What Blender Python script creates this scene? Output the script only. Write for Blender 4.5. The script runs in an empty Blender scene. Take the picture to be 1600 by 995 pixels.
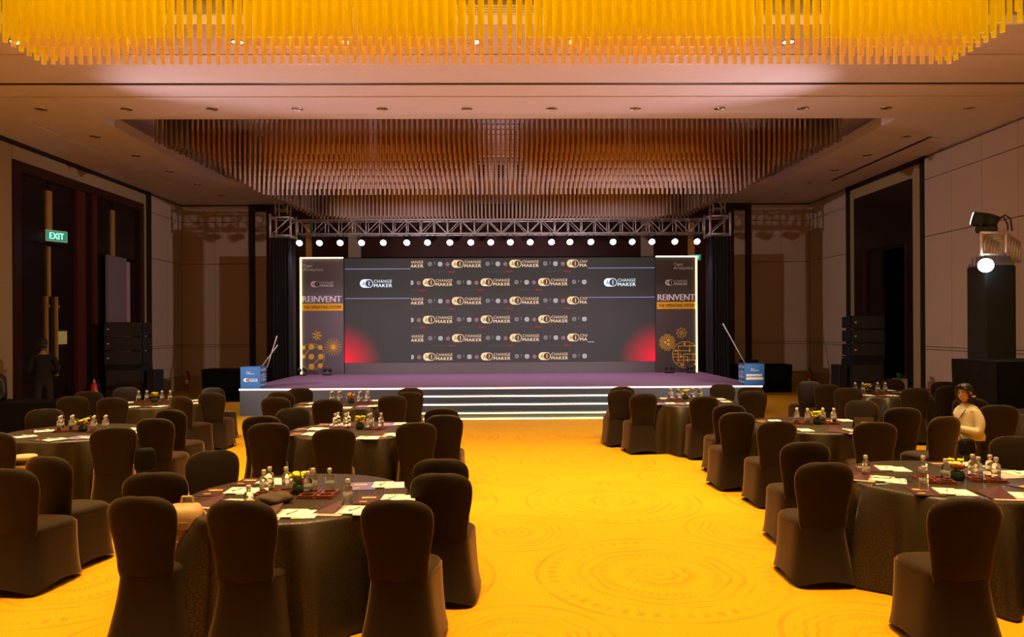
import bpy, bmesh, math, random
from mathutils import Vector, Matrix

# ------------------------------------------------------------------ camera, world, lights, exposure
SC = bpy.context.scene
COL = SC.collection
random.seed(7)
PI = math.pi
SC.view_settings.view_transform = 'Standard'
SC.view_settings.look = 'None'
SC.view_settings.gamma = 1.0
SC.view_settings.exposure = 0.0

YAW, ROLL = math.radians(0.8), 0.0055
cam_d = bpy.data.cameras.new('camera')
cam = bpy.data.objects.new('camera', cam_d)
COL.objects.link(cam)
SC.camera = cam
fw = Vector((math.sin(YAW), math.cos(YAW), 0))
ri = Vector((math.cos(YAW), -math.sin(YAW), 0))
up = Vector((0, 0, 1))
ri2 = ri * math.cos(ROLL) - up * math.sin(ROLL)
up2 = up * math.cos(ROLL) + ri * math.sin(ROLL)
m4 = Matrix((ri2, up2, -fw)).transposed().to_4x4()
m4.translation = (0, 0, 1.97)
cam.matrix_world = m4
cam_d.sensor_width = 36
cam_d.lens = 36 * 1150 / 1600
cam_d.shift_y = 14.5 / 1600
cam_d.clip_end = 100

w = bpy.data.worlds.new('world')
SC.world = w
w.use_nodes = True
w.node_tree.nodes['Background'].inputs[0].default_value = (1.0, 0.6, 0.4, 1)
w.node_tree.nodes['Background'].inputs[1].default_value = 0.0


def lamp(name, kind, loc, energy, color, target=None, **kw):
    d = bpy.data.lights.new(name, kind)
    d.energy = energy
    d.color = color
    for k, v in kw.items():
        setattr(d, k, v)
    o = bpy.data.objects.new(name, d)
    COL.objects.link(o)
    o.location = loc
    if target is not None:
        o.rotation_euler = (Vector(target) - Vector(loc)).to_track_quat('-Z', 'Y').to_euler()
    return o


WARM = (1.0, 0.62, 0.22)
# warm lamps hidden in the coffer above the near chandelier
lamp('chandelier_lamp', 'AREA', (0, 6.3, 6.5), 620, WARM, (0, 6.3, 0), shape='RECTANGLE', size=14.0, size_y=5.6, spread=math.radians(40))
lamp('chandelier_lamp', 'AREA', (0, 6.6, 6.5), 1150, (1.0, 0.72, 0.24), (0, 6.6, 0), shape='RECTANGLE', size=13.0, size_y=5.2)

LIT_X = (-6.81, -5.24, -3.71, -2.2, -0.36, 0.99, 2.56, 4.11, 5.82)
for x in LIT_X:
    lamp('downlight_lamp', 'SPOT', (x, 10.5, 6.0), 850, (1.0, 0.68, 0.30), (x, 10.2, 0), spot_size=math.radians(104), spot_blend=1.0, shadow_soft_size=0.06)

PAR_X = (-5.76, -5.19, -4.60, -3.99, -3.37, -2.70, -2.11, -1.47, -0.87, -0.30, 0.26, 0.83, 1.44, 1.97, 2.57, 3.21, 3.76, 4.33, 4.99, 5.63)
for i, x in enumerate(PAR_X):
    c = (0.80, 0.70, 1.0) if i == 0 else (1.0, 0.74, 0.88)
    lamp('par_lamp', 'SPOT', (x, 21.0, 4.40), 90, c, (x * 0.95, 20.0, 0.6), spot_size=math.radians(110), spot_blend=0.9, shadow_soft_size=0.08)

# spots added at the four banner floor lights to brighten the ceiling in pink
for x in (-5.80, -5.08, 4.90, 5.52):
    lamp('ceiling_fill_lamp', 'SPOT', (x, 21.30, 0.84), 360, (1.0, 0.66, 0.76), (x * 0.25, 13.0, 6.0), spot_size=math.radians(75), spot_blend=0.9, shadow_soft_size=0.06)
for x in (-9.2, 8.0):
    lamp('tower_wash_lamp', 'SPOT', (x, 12.4, 3.80), 950, (1.0, 0.76, 0.86), (x * 0.30, 12.0, 6.0), spot_size=math.radians(46), spot_blend=1.0, shadow_soft_size=0.08)  # right: the moving head; left: unseen copy added to brighten the ceiling
    # white spotlight under the tower truss, crossing the stage (the tower on the far left stands outside the frame)
    lamp('spotlight_lamp', 'SPOT', (x * 1.0, 11.95, 2.93), 2500, (1.0, 0.84, 0.82), (x * -0.35, 20.5, 1.6), spot_size=math.radians(72), spot_blend=0.7, shadow_soft_size=0.1)

# ------------------------------------------------------------------ helpers
MATS = {}


def nodes_of(name):
    m = bpy.data.materials.new(name)
    m.use_nodes = True
    nt = m.node_tree
    return m, nt, nt.nodes['Principled BSDF']


def mat(name, base, rough=0.6, metal=0.0, emit=None, strength=0.0, noise=0.0, nscale=40.0, bump=0.0, bscale=200.0, coat=0.0, sheen=0.0, spec=0.5, trans=0.0, ior=1.45):
    if name in MATS:
        return MATS[name]
    m, nt, b = nodes_of(name)
    b.inputs['Base Color'].default_value = (*base, 1)
    b.inputs['Roughness'].default_value = rough
    b.inputs['Metallic'].default_value = metal
    b.inputs['Specular IOR Level'].default_value = spec
    b.inputs['Coat Weight'].default_value = coat
    b.inputs['Sheen Weight'].default_value = sheen
    b.inputs['Transmission Weight'].default_value = trans
    b.inputs['IOR'].default_value = ior
    if emit:
        b.inputs['Emission Color'].default_value = (*emit, 1)
        b.inputs['Emission Strength'].default_value = strength
    tc = nt.nodes.new('ShaderNodeTexCoord')
    if noise:
        n = nt.nodes.new('ShaderNodeTexNoise')
        n.inputs['Scale'].default_value = nscale
        n.inputs['Detail'].default_value = 4
        nt.links.new(tc.outputs['Object'], n.inputs['Vector'])
        mx = nt.nodes.new('ShaderNodeMix')
        mx.data_type = 'RGBA'
        mx.inputs['A'].default_value = (*[c * (1 - noise) for c in base], 1)
        mx.inputs['B'].default_value = (*[min(1, c * (1 + noise)) for c in base], 1)
        nt.links.new(n.outputs['Fac'], mx.inputs['Factor'])
        nt.links.new(mx.outputs['Result'], b.inputs['Base Color'])
    if bump:
        n2 = nt.nodes.new('ShaderNodeTexNoise')
        n2.inputs['Scale'].default_value = bscale
        nt.links.new(tc.outputs['Object'], n2.inputs['Vector'])
        bp = nt.nodes.new('ShaderNodeBump')
        bp.inputs['Strength'].default_value = bump
        bp.inputs['Distance'].default_value = 0.01
        nt.links.new(n2.outputs['Fac'], bp.inputs['Height'])
        nt.links.new(bp.outputs['Normal'], b.inputs['Normal'])
    MATS[name] = m
    return m


class MB:
    """collects vertices and faces of one mesh"""

    def __init__(self):
        self.v, self.f, self.mi = [], [], []
        self.cur = 0

    def add(self, vs, fs):
        o = len(self.v)
        self.v.extend([tuple(p) for p in vs])
        for f in fs:
            self.f.append(tuple(i + o for i in f))
            self.mi.append(self.cur)
        return self

    def box(self, x0, x1, y0, y1, z0, z1):
        vs = [(x, y, z) for z in (z0, z1) for y in (y0, y1) for x in (x0, x1)]
        return self.add(vs, [(0, 2, 3, 1), (4, 5, 7, 6), (0, 1, 5, 4), (2, 6, 7, 3), (0, 4, 6, 2), (1, 3, 7, 5)])

    def tube(self, p0, p1, r0, r1=None, n=8, caps=True):
        r1 = r0 if r1 is None else r1
        p0, p1 = Vector(p0), Vector(p1)
        d = (p1 - p0).normalized()
        a = d.orthogonal().normalized()
        b = d.cross(a)
        vs = []
        for p, r in ((p0, r0), (p1, r1)):
            for i in range(n):
                t = 2 * PI * i / n
                vs.append(p + a * (r * math.cos(t)) + b * (r * math.sin(t)))
        fs = [(i, (i + 1) % n, n + (i + 1) % n, n + i) for i in range(n)]
        if caps:
            fs += [tuple(range(n - 1, -1, -1)), tuple(range(n, 2 * n))]
        return self.add(vs, fs)

    def path(self, pts, r, n=6):
        for a, b in zip(pts, pts[1:]):
            self.tube(a, b, r, n=n)
        return self

    def lathe(self, prof, n=16, c=(0, 0, 0)):
        vs = []
        for r, z in prof:
            for i in range(n):
                t = 2 * PI * i / n
                vs.append((c[0] + r * math.cos(t), c[1] + r * math.sin(t), c[2] + z))
        fs = []
        for k in range(len(prof) - 1):
            for i in range(n):
                j = (i + 1) % n
                fs.append((k * n + i, k * n + j, (k + 1) * n + j, (k + 1) * n + i))
        fs.append(tuple(range(n - 1, -1, -1)))
        fs.append(tuple((len(prof) - 1) * n + i for i in range(n)))
        return self.add(vs, fs)

    def loft(self, rings, cap0=True, cap1=True):
        n = len(rings[0])
        vs = [p for r in rings for p in r]
        fs = []
        for k in range(len(rings) - 1):
            for i in range(n):
                j = (i + 1) % n
                fs.append((k * n + i, k * n + j, (k + 1) * n + j, (k + 1) * n + i))
        if cap0:
            fs.append(tuple(range(n - 1, -1, -1)))
        if cap1:
            fs.append(tuple((len(rings) - 1) * n + i for i in range(n)))
        return self.add(vs, fs)

    def ball(self, c, r, n=10, m=7, s=(1, 1, 1)):
        vs, fs = [], []
        for k in range(m + 1):
            ph = PI * k / m
            for i in range(n):
                t = 2 * PI * i / n
                vs.append((c[0] + r * s[0] * math.sin(ph) * math.cos(t), c[1] + r * s[1] * math.sin(ph) * math.sin(t), c[2] + r * s[2] * math.cos(ph)))
        for k in range(m):
            for i in range(n):
                j = (i + 1) % n
                fs.append((k * n + i, (k + 1) * n + i, (k + 1) * n + j, k * n + j))
        return self.add(vs, fs)

    # flat drawing in a plane facing -Y (x right, z up)
    def pdisc(self, x, z, r, y=0, n=24):
        return self.add([(x + r * math.cos(2 * PI * i / n), y, z + r * math.sin(2 * PI * i / n)) for i in range(n)], [tuple(range(n))])

    def pring(self, x, z, r0, r1, y=0, n=36, a0=0.0, a1=2 * PI):
        vs = []
        for i in range(n + 1):
            t = a0 + (a1 - a0) * i / n
            vs += [(x + r0 * math.cos(t), y, z + r0 * math.sin(t)), (x + r1 * math.cos(t), y, z + r1 * math.sin(t))]
        return self.add(vs, [(2 * i, 2 * i + 1, 2 * i + 3, 2 * i + 2) for i in range(n)])

    def pline(self, x0, z0, x1, z1, wd, y=0):
        d = Vector((x1 - x0, z1 - z0)).normalized()
        p = Vector((-d.y, d.x)) * wd / 2
        return self.add([(x0 + p.x, y, z0 + p.y), (x1 + p.x, y, z1 + p.y), (x1 - p.x, y, z1 - p.y), (x0 - p.x, y, z0 - p.y)], [(0, 1, 2, 3)])

    def prect(self, x0, x1, z0, z1, y=0):
        return self.add([(x0, y, z0), (x1, y, z0), (x1, y, z1), (x0, y, z1)], [(0, 1, 2, 3)])

    def ppill(self, x0, x1, z0, z1, y=0):
        r = (z1 - z0) / 2
        cz = (z0 + z1) / 2
        vs = []
        for i in range(13):
            t = -PI / 2 + PI * i / 12
            vs.append((x1 - r + r * math.cos(t), y, cz + r * math.sin(t)))
        for i in range(13):
            t = PI / 2 + PI * i / 12
            vs.append((x0 + r + r * math.cos(t), y, cz + r * math.sin(t)))
        return self.add(vs, [tuple(range(26))])

    def mesh(self, name, mats, smooth=False):
        me = bpy.data.meshes.new(name)
        me.from_pydata(self.v, [], self.f)
        if not isinstance(mats, (list, tuple)):
            mats = [mats]
        for m in mats:
            me.materials.append(m)
        if len(mats) > 1:
            me.polygons.foreach_set('material_index', self.mi)
        if smooth:
            me.polygons.foreach_set('use_smooth', [True] * len(me.polygons))
        me.update()
        return me

    def build(self, name, mats, parent=None, smooth=False, bevel=0.0):
        o = bpy.data.objects.new(name, self.mesh(name, mats, smooth))
        COL.objects.link(o)
        if parent is not None:
            o.parent = parent
        if bevel:
            b = o.modifiers.new('bevel', 'BEVEL')
            b.width = bevel
            b.segments = 2
            b.limit_method = 'ANGLE'
        return o


def tag(o, label, cat=None, group=None, kind=None):
    o['label'] = label
    if cat:
        o['category'] = cat
    if group:
        o['group'] = group
    if kind:
        o['kind'] = kind
    return o


def thing(name, label, cat, loc=(0, 0, 0), rz=0.0, group=None):
    o = bpy.data.objects.new(name, None)
    COL.objects.link(o)
    o.location = loc
    o.rotation_euler = (0, 0, rz)
    o.empty_display_size = 0.1
    return tag(o, label, cat, group)


def kids(o):
    return [c for c in bpy.data.objects if c.parent == o]


def dup(root, children, loc, rz, label, group=None):
    r = root.copy()
    COL.objects.link(r)
    r.location = loc
    r.rotation_euler = (0, 0, rz)
    r['label'] = label
    if group:
        r['group'] = group
    for ch, subs in children:
        c = ch.copy()
        COL.objects.link(c)
        c.parent = r
        for s in subs:
            d = s.copy()
            COL.objects.link(d)
            d.parent = c
    return r


def tree(root):
    return [(c, kids(c)) for c in kids(root)]


def text_mesh(s, x0, x1, z0, z1, y=0.0, bold=0.0, shear=0.0, spacing=1.0):
    """vertices/faces of a line of text fitted into a box of the plane facing -Y"""
    cu = bpy.data.curves.new('text', 'FONT')
    cu.body = s
    cu.size = 1.0
    cu.space_character = spacing
    cu.resolution_u = 3
    cu.fill_mode = 'FRONT'
    o = bpy.data.objects.new('text', cu)
    COL.objects.link(o)
    dg = bpy.context.evaluated_depsgraph_get()
    me = o.evaluated_get(dg).to_mesh()
    vs = [v.co.copy() for v in me.vertices]
    fs = [tuple(p.vertices) for p in me.polygons]
    o.evaluated_get(dg).to_mesh_clear()
    bpy.data.objects.remove(o)
    bpy.data.curves.remove(cu)
    ax = min(v.x for v in vs); bx = max(v.x for v in vs)
    ay = min(v.y for v in vs); by = max(v.y for v in vs)
    out = [(x0 + (v.x - ax) / (bx - ax) * (x1 - x0), y, z0 + (v.y - ay) / (by - ay) * (z1 - z0)) for v in vs]
    if bold > 0:
        n0 = len(out)
        d = bold * (z1 - z0) * 2.2
        base_v, base_f = list(out), list(fs)
        for q in (-1, 1):
            o2 = len(out)
            out += [(p[0] + q * d, p[1] - .0004 * (q + 2), p[2]) for p in base_v]
            fs += [tuple(i + o2 for i in f) for f in base_f]
    return out, fs


ORD = ['first', 'second', 'third', 'fourth', 'fifth', 'sixth', 'seventh', 'eighth', 'ninth', 'tenth', 'eleventh', 'twelfth', 'thirteenth', 'fourteenth', 'fifteenth', 'sixteenth', 'seventeenth', 'eighteenth', 'nineteenth', 'twentieth']

# ------------------------------------------------------------------ materials
PAINT = mat('ceiling_paint', (0.64, 0.57, 0.57), 0.75, noise=0.05, nscale=1.5)
FABRIC_W = mat('wall_fabric', (0.46, 0.34, 0.25), 0.85, noise=0.18, nscale=60, bump=0.25, bscale=350)
FABRIC_B = mat('wall_border_fabric', (0.34, 0.24, 0.12), 0.8, noise=0.25, nscale=50, bump=0.25, bscale=300)
PLINTH = mat('plinth_laminate', (0.36, 0.25, 0.15), 0.6, noise=0.1, nscale=4)
BLACKTRIM = mat('black_trim', (0.012, 0.008, 0.008), 0.5)
MAHOG = mat('dark_mahogany', (0.030, 0.008, 0.006), 0.28, noise=0.4, nscale=8)
MAHOG_R = mat('red_mahogany', (0.075, 0.016, 0.009), 0.3, noise=0.4, nscale=10)
DOORLEAF = mat('door_veneer', (0.012, 0.006, 0.006), 0.25, noise=0.3, nscale=6)
GOLD = mat('brass', (0.72, 0.45, 0.12), 0.35, 0.6)
BLACK = mat('matt_black', (0.010, 0.010, 0.011), 0.7)
BLACKCLOTH = mat('black_drape', (0.008, 0.008, 0.010), 0.9, bump=0.3, bscale=60)
ALU = mat('aluminium', (0.62, 0.60, 0.62), 0.45, 0.55)
CHROME = mat('chrome', (0.75, 0.72, 0.70), 0.12, 1.0)
CHAIRF = mat('stretch_fabric', (0.0155, 0.0085, 0.0045), 0.7, noise=0.15, nscale=300, bump=0.08, bscale=500, spec=0.15)
for n_ in [CHAIRF.node_tree.nodes['Principled BSDF']]:
    n_.inputs['Sheen Weight'].default_value = 0.38
    n_.inputs['Sheen Roughness'].default_value = 0.4
    n_.inputs['Sheen Tint'].default_value = (0.75, 0.42, 0.20, 1)
LEGM = mat('chair_leg_metal', (0.05, 0.04, 0.03), 0.35, 1.0)
WHITE = mat('white_paper', (0.86, 0.84, 0.80), 0.6)
COVER1 = mat('maroon_print', (0.060, 0.018, 0.020), 0.35, noise=0.5, nscale=22)
COVER2 = mat('violet_print', (0.16, 0.12, 0.38), 0.35, noise=0.5, nscale=22)
COVER3 = mat('pink_print', (0.62, 0.42, 0.38), 0.4, noise=0.25, nscale=22)
ORANGEP = mat('orange_print', (0.80, 0.42, 0.10), 0.4)
PEN = mat('pen_teal', (0.35, 0.62, 0.62), 0.3)
TRAYM = mat('tray_lacquer', (0.13, 0.030, 0.018), 0.25, noise=0.2, nscale=30)
GLASS = mat('bottle_glass', (0.93, 0.93, 0.92), 0.02, trans=1.0, ior=1.33)
CAPM = mat('bottle_cap', (0.60, 0.54, 0.53), 0.35, 0.5)
LEAF = mat('leaf_green', (0.03, 0.10, 0.015), 0.45)
YELLOWF = mat('yellow_petal', (0.75, 0.62, 0.03), 0.55)
REDF = mat('red_petal', (0.55, 0.01, 0.03), 0.5)
MAGF = mat('magenta_petal', (0.60, 0.015, 0.14), 0.5)
ORF = mat('orange_petal', (0.85, 0.22, 0.02), 0.5)
STRIP = mat('led_strip_light', (1, 0.9, 0.7), 0.5, emit=(1.0, 0.82, 0.50), strength=4.5)
STRIPY = mat('led_strip_light_yellow', (1, 0.8, 0.3), 0.5, emit=(1.0, 0.70, 0.20), strength=5.0)
PRINTW = mat('print_white', (0.90, 0.88, 0.90), 0.6)
PRINTG = mat('print_gold', (0.95, 0.58, 0.06), 0.5)
PRINTD = mat('print_dark', (0.03, 0.02, 0.02), 0.6)
EXITG = mat('exit_green', (0.0, 0.20, 0.10), 0.5, emit=(0.0, 0.30, 0.16), strength=0.7)
EXITW = mat('exit_letter', (0.7, 1, 0.9), 0.5, emit=(0.45, 1.0, 0.85), strength=1.0)
REDP = mat('extinguisher_red', (0.55, 0.02, 0.02), 0.3, coat=0.3)


def rod_material(name, z_lo, z_hi, amber, clear, tr=0.3, zt=99.0, glow=0.0):
    """glass rod: clear tip, amber-tinted middle, clear neck"""
    m, nt, b = nodes_of(name)
    geo = nt.nodes.new('ShaderNodeNewGeometry')
    sep = nt.nodes.new('ShaderNodeSeparateXYZ')
    nt.links.new(geo.outputs['Position'], sep.inputs[0])
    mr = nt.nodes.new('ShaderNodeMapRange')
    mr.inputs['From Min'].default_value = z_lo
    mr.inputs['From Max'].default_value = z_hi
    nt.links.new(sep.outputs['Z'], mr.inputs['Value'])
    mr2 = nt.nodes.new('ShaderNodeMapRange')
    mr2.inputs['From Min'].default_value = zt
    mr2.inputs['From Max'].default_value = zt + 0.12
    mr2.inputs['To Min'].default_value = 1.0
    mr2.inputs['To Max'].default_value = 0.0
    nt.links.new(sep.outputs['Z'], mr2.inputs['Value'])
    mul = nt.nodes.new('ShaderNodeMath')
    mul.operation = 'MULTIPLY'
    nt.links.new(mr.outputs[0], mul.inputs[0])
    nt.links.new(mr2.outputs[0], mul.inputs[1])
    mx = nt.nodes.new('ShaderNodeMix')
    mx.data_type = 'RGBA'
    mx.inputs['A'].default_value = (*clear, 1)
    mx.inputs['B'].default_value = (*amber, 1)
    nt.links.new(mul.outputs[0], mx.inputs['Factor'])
    tl = nt.nodes.new('ShaderNodeBsdfTranslucent')
    df = nt.nodes.new('ShaderNodeBsdfDiffuse')
    gl = nt.nodes.new('ShaderNodeBsdfGlossy')
    gl.inputs['Roughness'].default_value = 0.3
    trn = nt.nodes.new('ShaderNodeBsdfTransparent')
    for s in (tl, df):
        nt.links.new(mx.outputs['Result'], s.inputs['Color'])
    nt.links.new(mx.outputs['Result'], trn.inputs['Color'])
    m1 = nt.nodes.new('ShaderNodeMixShader')
    m1.inputs[0].default_value = 0.5
    nt.links.new(tl.outputs[0], m1.inputs[1])
    nt.links.new(df.outputs[0], m1.inputs[2])
    m2 = nt.nodes.new('ShaderNodeMixShader')
    m2.inputs[0].default_value = 0.05
    nt.links.new(m1.outputs[0], m2.inputs[1])
    nt.links.new(gl.outputs[0], m2.inputs[2])
    m3 = nt.nodes.new('ShaderNodeMixShader')
    m3.inputs[0].default_value = tr
    nt.links.new(m2.outputs[0], m3.inputs[1])
    nt.links.new(trn.outputs[0], m3.inputs[2])
    nt.links.new(m3.outputs[0], nt.nodes['Material Output'].inputs['Surface'])
    nt.nodes.remove(b)
    return m


ROD_LIT = rod_material('amber_glass_rod_lit', 5.10, 5.27, (1.0, 0.92, 0.0), (0.96, 0.78, 0.52), 0.2)  # lamp glow is put into this brighter yellow
ROD_AMB = rod_material('amber_glass_rod_unlit', 5.22, 5.45, (0.50, 0.21, 0.014), (0.70, 0.54, 0.47), 0.25, 5.88)  # same glass in a darker colour, for the chandelier that is off
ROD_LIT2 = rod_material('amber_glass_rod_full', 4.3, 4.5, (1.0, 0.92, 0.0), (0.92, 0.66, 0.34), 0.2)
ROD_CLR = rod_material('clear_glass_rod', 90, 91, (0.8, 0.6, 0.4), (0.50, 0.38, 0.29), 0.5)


def cloth_material():
    m, nt, b = nodes_of('pebble_jacquard')
    uv = nt.nodes.new('ShaderNodeUVMap')
    no = nt.nodes.new('ShaderNodeTexNoise')
    no.inputs['Scale'].default_value = 9
    nt.links.new(uv.outputs[0], no.inputs['Vector'])
    ad = nt.nodes.new('ShaderNodeVectorMath')
    ad.operation = 'MULTIPLY_ADD'
    ad.inputs[1].default_value = (0.03, 0.03, 0)
    nt.links.new(no.outputs['Color'], ad.inputs[0])
    nt.links.new(uv.outputs[0], ad.inputs[2])
    vo = nt.nodes.new('ShaderNodeTexVoronoi')
    vo.voronoi_dimensions = '2D'
    vo.feature = 'DISTANCE_TO_EDGE'
    vo.inputs['Scale'].default_value = 42
    nt.links.new(ad.outputs[0], vo.inputs['Vector'])
    mr = nt.nodes.new('ShaderNodeMapRange')
    mr.inputs['From Min'].default_value = 0.05
    mr.inputs['From Max'].default_value = 0.12
    nt.links.new(vo.outputs['Distance'], mr.inputs['Value'])
    mx = nt.nodes.new('ShaderNodeMix')
    mx.data_type = 'RGBA'
    mx.inputs['A'].default_value = (0.011, 0.0065, 0.003, 1)
    mx.inputs['B'].default_value = (0.033, 0.020, 0.008, 1)
    nt.links.new(mr.outputs[0], mx.inputs['Factor'])
    nt.links.new(mx.outputs['Result'], b.inputs['Base Color'])
    mr3 = nt.nodes.new('ShaderNodeMapRange')
    mr3.inputs['To Min'].default_value = 0.8
    mr3.inputs['To Max'].default_value = 0.30
    nt.links.new(mr.outputs[0], mr3.inputs['Value'])
    nt.links.new(mr3.outputs[0], b.inputs['Roughness'])
    b.inputs['Specular IOR Level'].default_value = 0.4
    return m


CLOTH = cloth_material()


def carpet_material():
    m, nt, b = nodes_of('medallion_carpet')
    L = nt.links.new

    def math_(op, a, b_=None, c=None):
        n = nt.nodes.new('ShaderNodeMath')
        n.operation = op
        for i, v in enumerate((a, b_, c)):
            if v is None:
                continue
            if isinstance(v, (int, float)):
                n.inputs[i].default_value = v
            else:
                L(v, n.inputs[i])
        return n.outputs[0]

    geo = nt.nodes.new('ShaderNodeNewGeometry')
    sep = nt.nodes.new('ShaderNodeSeparateXYZ')
    L(geo.outputs['Position'], sep.inputs[0])
    no = nt.nodes.new('ShaderNodeTexNoise')
    no.inputs['Scale'].default_value = 2.2
    no.inputs['Detail'].default_value = 6
    L(geo.outputs['Position'], no.inputs['Vector'])
    fine = nt.nodes.new('ShaderNodeTexNoise')
    fine.inputs['Scale'].default_value = 70
    fine.inputs['Detail'].default_value = 3
    L(geo.outputs['Position'], fine.inputs['Vector'])

    def medal(ox, oy, px, py, R, k, petals):
        x = math_('SUBTRACT', math_('MODULO', math_('ADD', sep.outputs['X'], ox), px), px / 2)
        y = math_('SUBTRACT', math_('MODULO', math_('ADD', sep.outputs['Y'], oy), py), py / 2)
        r = math_('SQRT', math_('ADD', math_('MULTIPLY', x, x), math_('MULTIPLY', y, y)))
        a = math_('ARCTAN2', y, x)
        ring = math_('GREATER_THAN', math_('SINE', math_('ADD', math_('MULTIPLY', r, k), math_('MULTIPLY', math_('SINE', math_('MULTIPLY', a, petals)), 0.9))), 0.55)
        band = math_('GREATER_THAN', math_('SINE', math_('MULTIPLY', r, k * 0.21)), 0.0)
        bead = math_('MULTIPLY', math_('GREATER_THAN', math_('SINE', math_('MULTIPLY', a, petals * 6)), 0.2), math_('GREATER_THAN', math_('SINE', math_('MULTIPLY', r, k * 0.5)), 0.5))
        inn = math_('LESS_THAN', r, R)
        edge = math_('LESS_THAN', math_('ABSOLUTE', math_('SUBTRACT', r, R)), 0.018)
        pat = math_('MAXIMUM', math_('MULTIPLY', ring, band), math_('MULTIPLY', bead, math_('SUBTRACT', 1.0, band)))
        return math_('MAXIMUM', math_('MULTIPLY', pat, inn), edge)

    p1 = medal(41.3, 40.4, 2.3, 2.5, 0.98, 62, 8)
    p2 = medal(42.45, 41.65, 2.3, 2.5, 0.62, 84, 12)
    pat = math_('MAXIMUM', p1, p2)
    worn = nt.nodes.new('ShaderNodeMapRange')
    worn.inputs['From Min'].default_value = 0.40
    worn.inputs['From Max'].default_value = 0.62
    L(no.outputs['Fac'], worn.inputs['Value'])
    fac = math_('MULTIPLY', pat, math_('MULTIPLY_ADD', worn.outputs[0], 0.36, 0.12))
    mx = nt.nodes.new('ShaderNodeMix')
    mx.data_type = 'RGBA'
    mx.inputs['A'].default_value = (0.60, 0.30, 0.006, 1)
    mx.inputs['B'].default_value = (0.33, 0.14, 0.008, 1)
    L(fac, mx.inputs['Factor'])
    mx2 = nt.nodes.new('ShaderNodeMix')
    mx2.data_type = 'RGBA'
    mx2.blend_type = 'MULTIPLY'
    mx2.inputs['Factor'].default_value = 0.5
    L(mx.outputs['Result'], mx2.inputs['A'])
    cr = nt.nodes.new('ShaderNodeMapRange')
    cr.inputs['From Min'].default_value = 0.3
    cr.inputs['From Max'].default_value = 0.7
    cr.inputs['To Min'].default_value = 0.55
    cr.inputs['To Max'].default_value = 1.15
    L(fine.outputs['Fac'], cr.inputs['Value'])
    L(cr.outputs[0], mx2.inputs['B'])
    L(mx2.outputs['Result'], b.inputs['Base Color'])
    b.inputs['Roughness'].default_value = 0.95
    b.inputs['Specular IOR Level'].default_value = 0.1
    bp = nt.nodes.new('ShaderNodeBump')
    bp.inputs['Strength'].default_value = 0.3
    bp.inputs['Distance'].default_value = 0.01
    L(fine.outputs['Fac'], bp.inputs['Height'])
    L(bp.outputs['Normal'], b.inputs['Normal'])
    return m


CARPET = carpet_material()

# ------------------------------------------------------------------ the setting
ZC = 6.03
XL, XR, YB, YF = -10.4, 10.15, 24.1, -3.0


def struct(o, label):
    o['kind'] = 'structure'
    o['label'] = label
    return o


def plate(x0, x1, y0, y1, z0, z1, holes):
    xs = sorted({x0, x1, *[h[0] for h in holes], *[h[1] for h in holes]})
    ys = sorted({y0, y1, *[h[2] for h in holes], *[h[3] for h in holes]})
    m = MB()
    for a, b in zip(xs, xs[1:]):
        for c, d in zip(ys, ys[1:]):
            mx_, my_ = (a + b) / 2, (c + d) / 2
            if any(h[0] < mx_ < h[1] and h[2] < my_ < h[3] for h in holes):
                continue
            m.box(a, b, c, d, z0, z1)
    return m


struct(MB().box(XL - .3, XR + .3, YF - .3, YB + .3, -0.1, 0.0).build('floor', CARPET), 'golden amber carpet with large round medallions')
C1 = (-7.75, 7.75, 2.0, 9.85)
C2 = (-7.75, 7.75, 14.3, 20.95)
SLOT = (XL - .3, XR + .3, 12.20, 12.32)
SLOT_R = (9.20, 9.33, 15.7, 20.5)
SLOT_L = (-9.22, -9.10, 14.4, 21.9)
ceil = plate(XL - .3, XR + .3, YF - .3, YB + .3, ZC, ZC + 0.1, [C1, C2, SLOT, SLOT_R, SLOT_L]).build('ceiling', PAINT)
struct(ceil, 'pinkish white plaster ceiling with two coffers')
for h, nm, mt in ((SLOT, 'slot_liner', BLACKTRIM), (SLOT_R, 'slot_liner', BLACKTRIM), (SLOT_L, 'slot_liner', PAINT)):
    MB().box(h[0], h[1], h[2], h[3], ZC + (0.012 if mt is not PAINT else 0.05), ZC + 0.14).build(nm, mt, ceil)
# shallow steps in the plaster between the coffers
MB().box(XL, XR, 12.9, 13.03, ZC - 0.02, ZC).build('soffit_step', PAINT, ceil)
MB().box(XL, XR, 10.92, 11.08, ZC - 0.015, ZC).build('soffit_step', PAINT, ceil)
for i, (x0, x1, y0, y1) in enumerate((C1, C2)):
    m = MB()
    t, zl, zt, e = 0.06, ZC + (0.13 if i == 0 else 0.22), 6.62, 0.35
    m.box(x0 - t, x0, y0 - t, y1 + t, ZC + .1, zl).box(x1, x1 + t, y0 - t, y1 + t, ZC + .1, zl)
    m.box(x0, x1, y0 - t, y0, ZC + .1, zl).box(x0, x1, y1, y1 + t, ZC + .1, zl)
    m.box(x0 - e, x1 + e, y0 - e, y1 + e, zt, zt + 0.05)
    m.box(x0 - e - .05, x0 - e, y0 - e, y1 + e, ZC + .1, zt).box(x1 + e, x1 + e + .05, y0 - e, y1 + e, ZC + .1, zt)
    m.box(x0 - e, x1 + e, y0 - e - .05, y0 - e, ZC + .1, zt).box(x0 - e, x1 + e, y1 + e, y1 + e + .05, ZC + .1, zt)
    m.build('coffer', PAINT, ceil)
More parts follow.
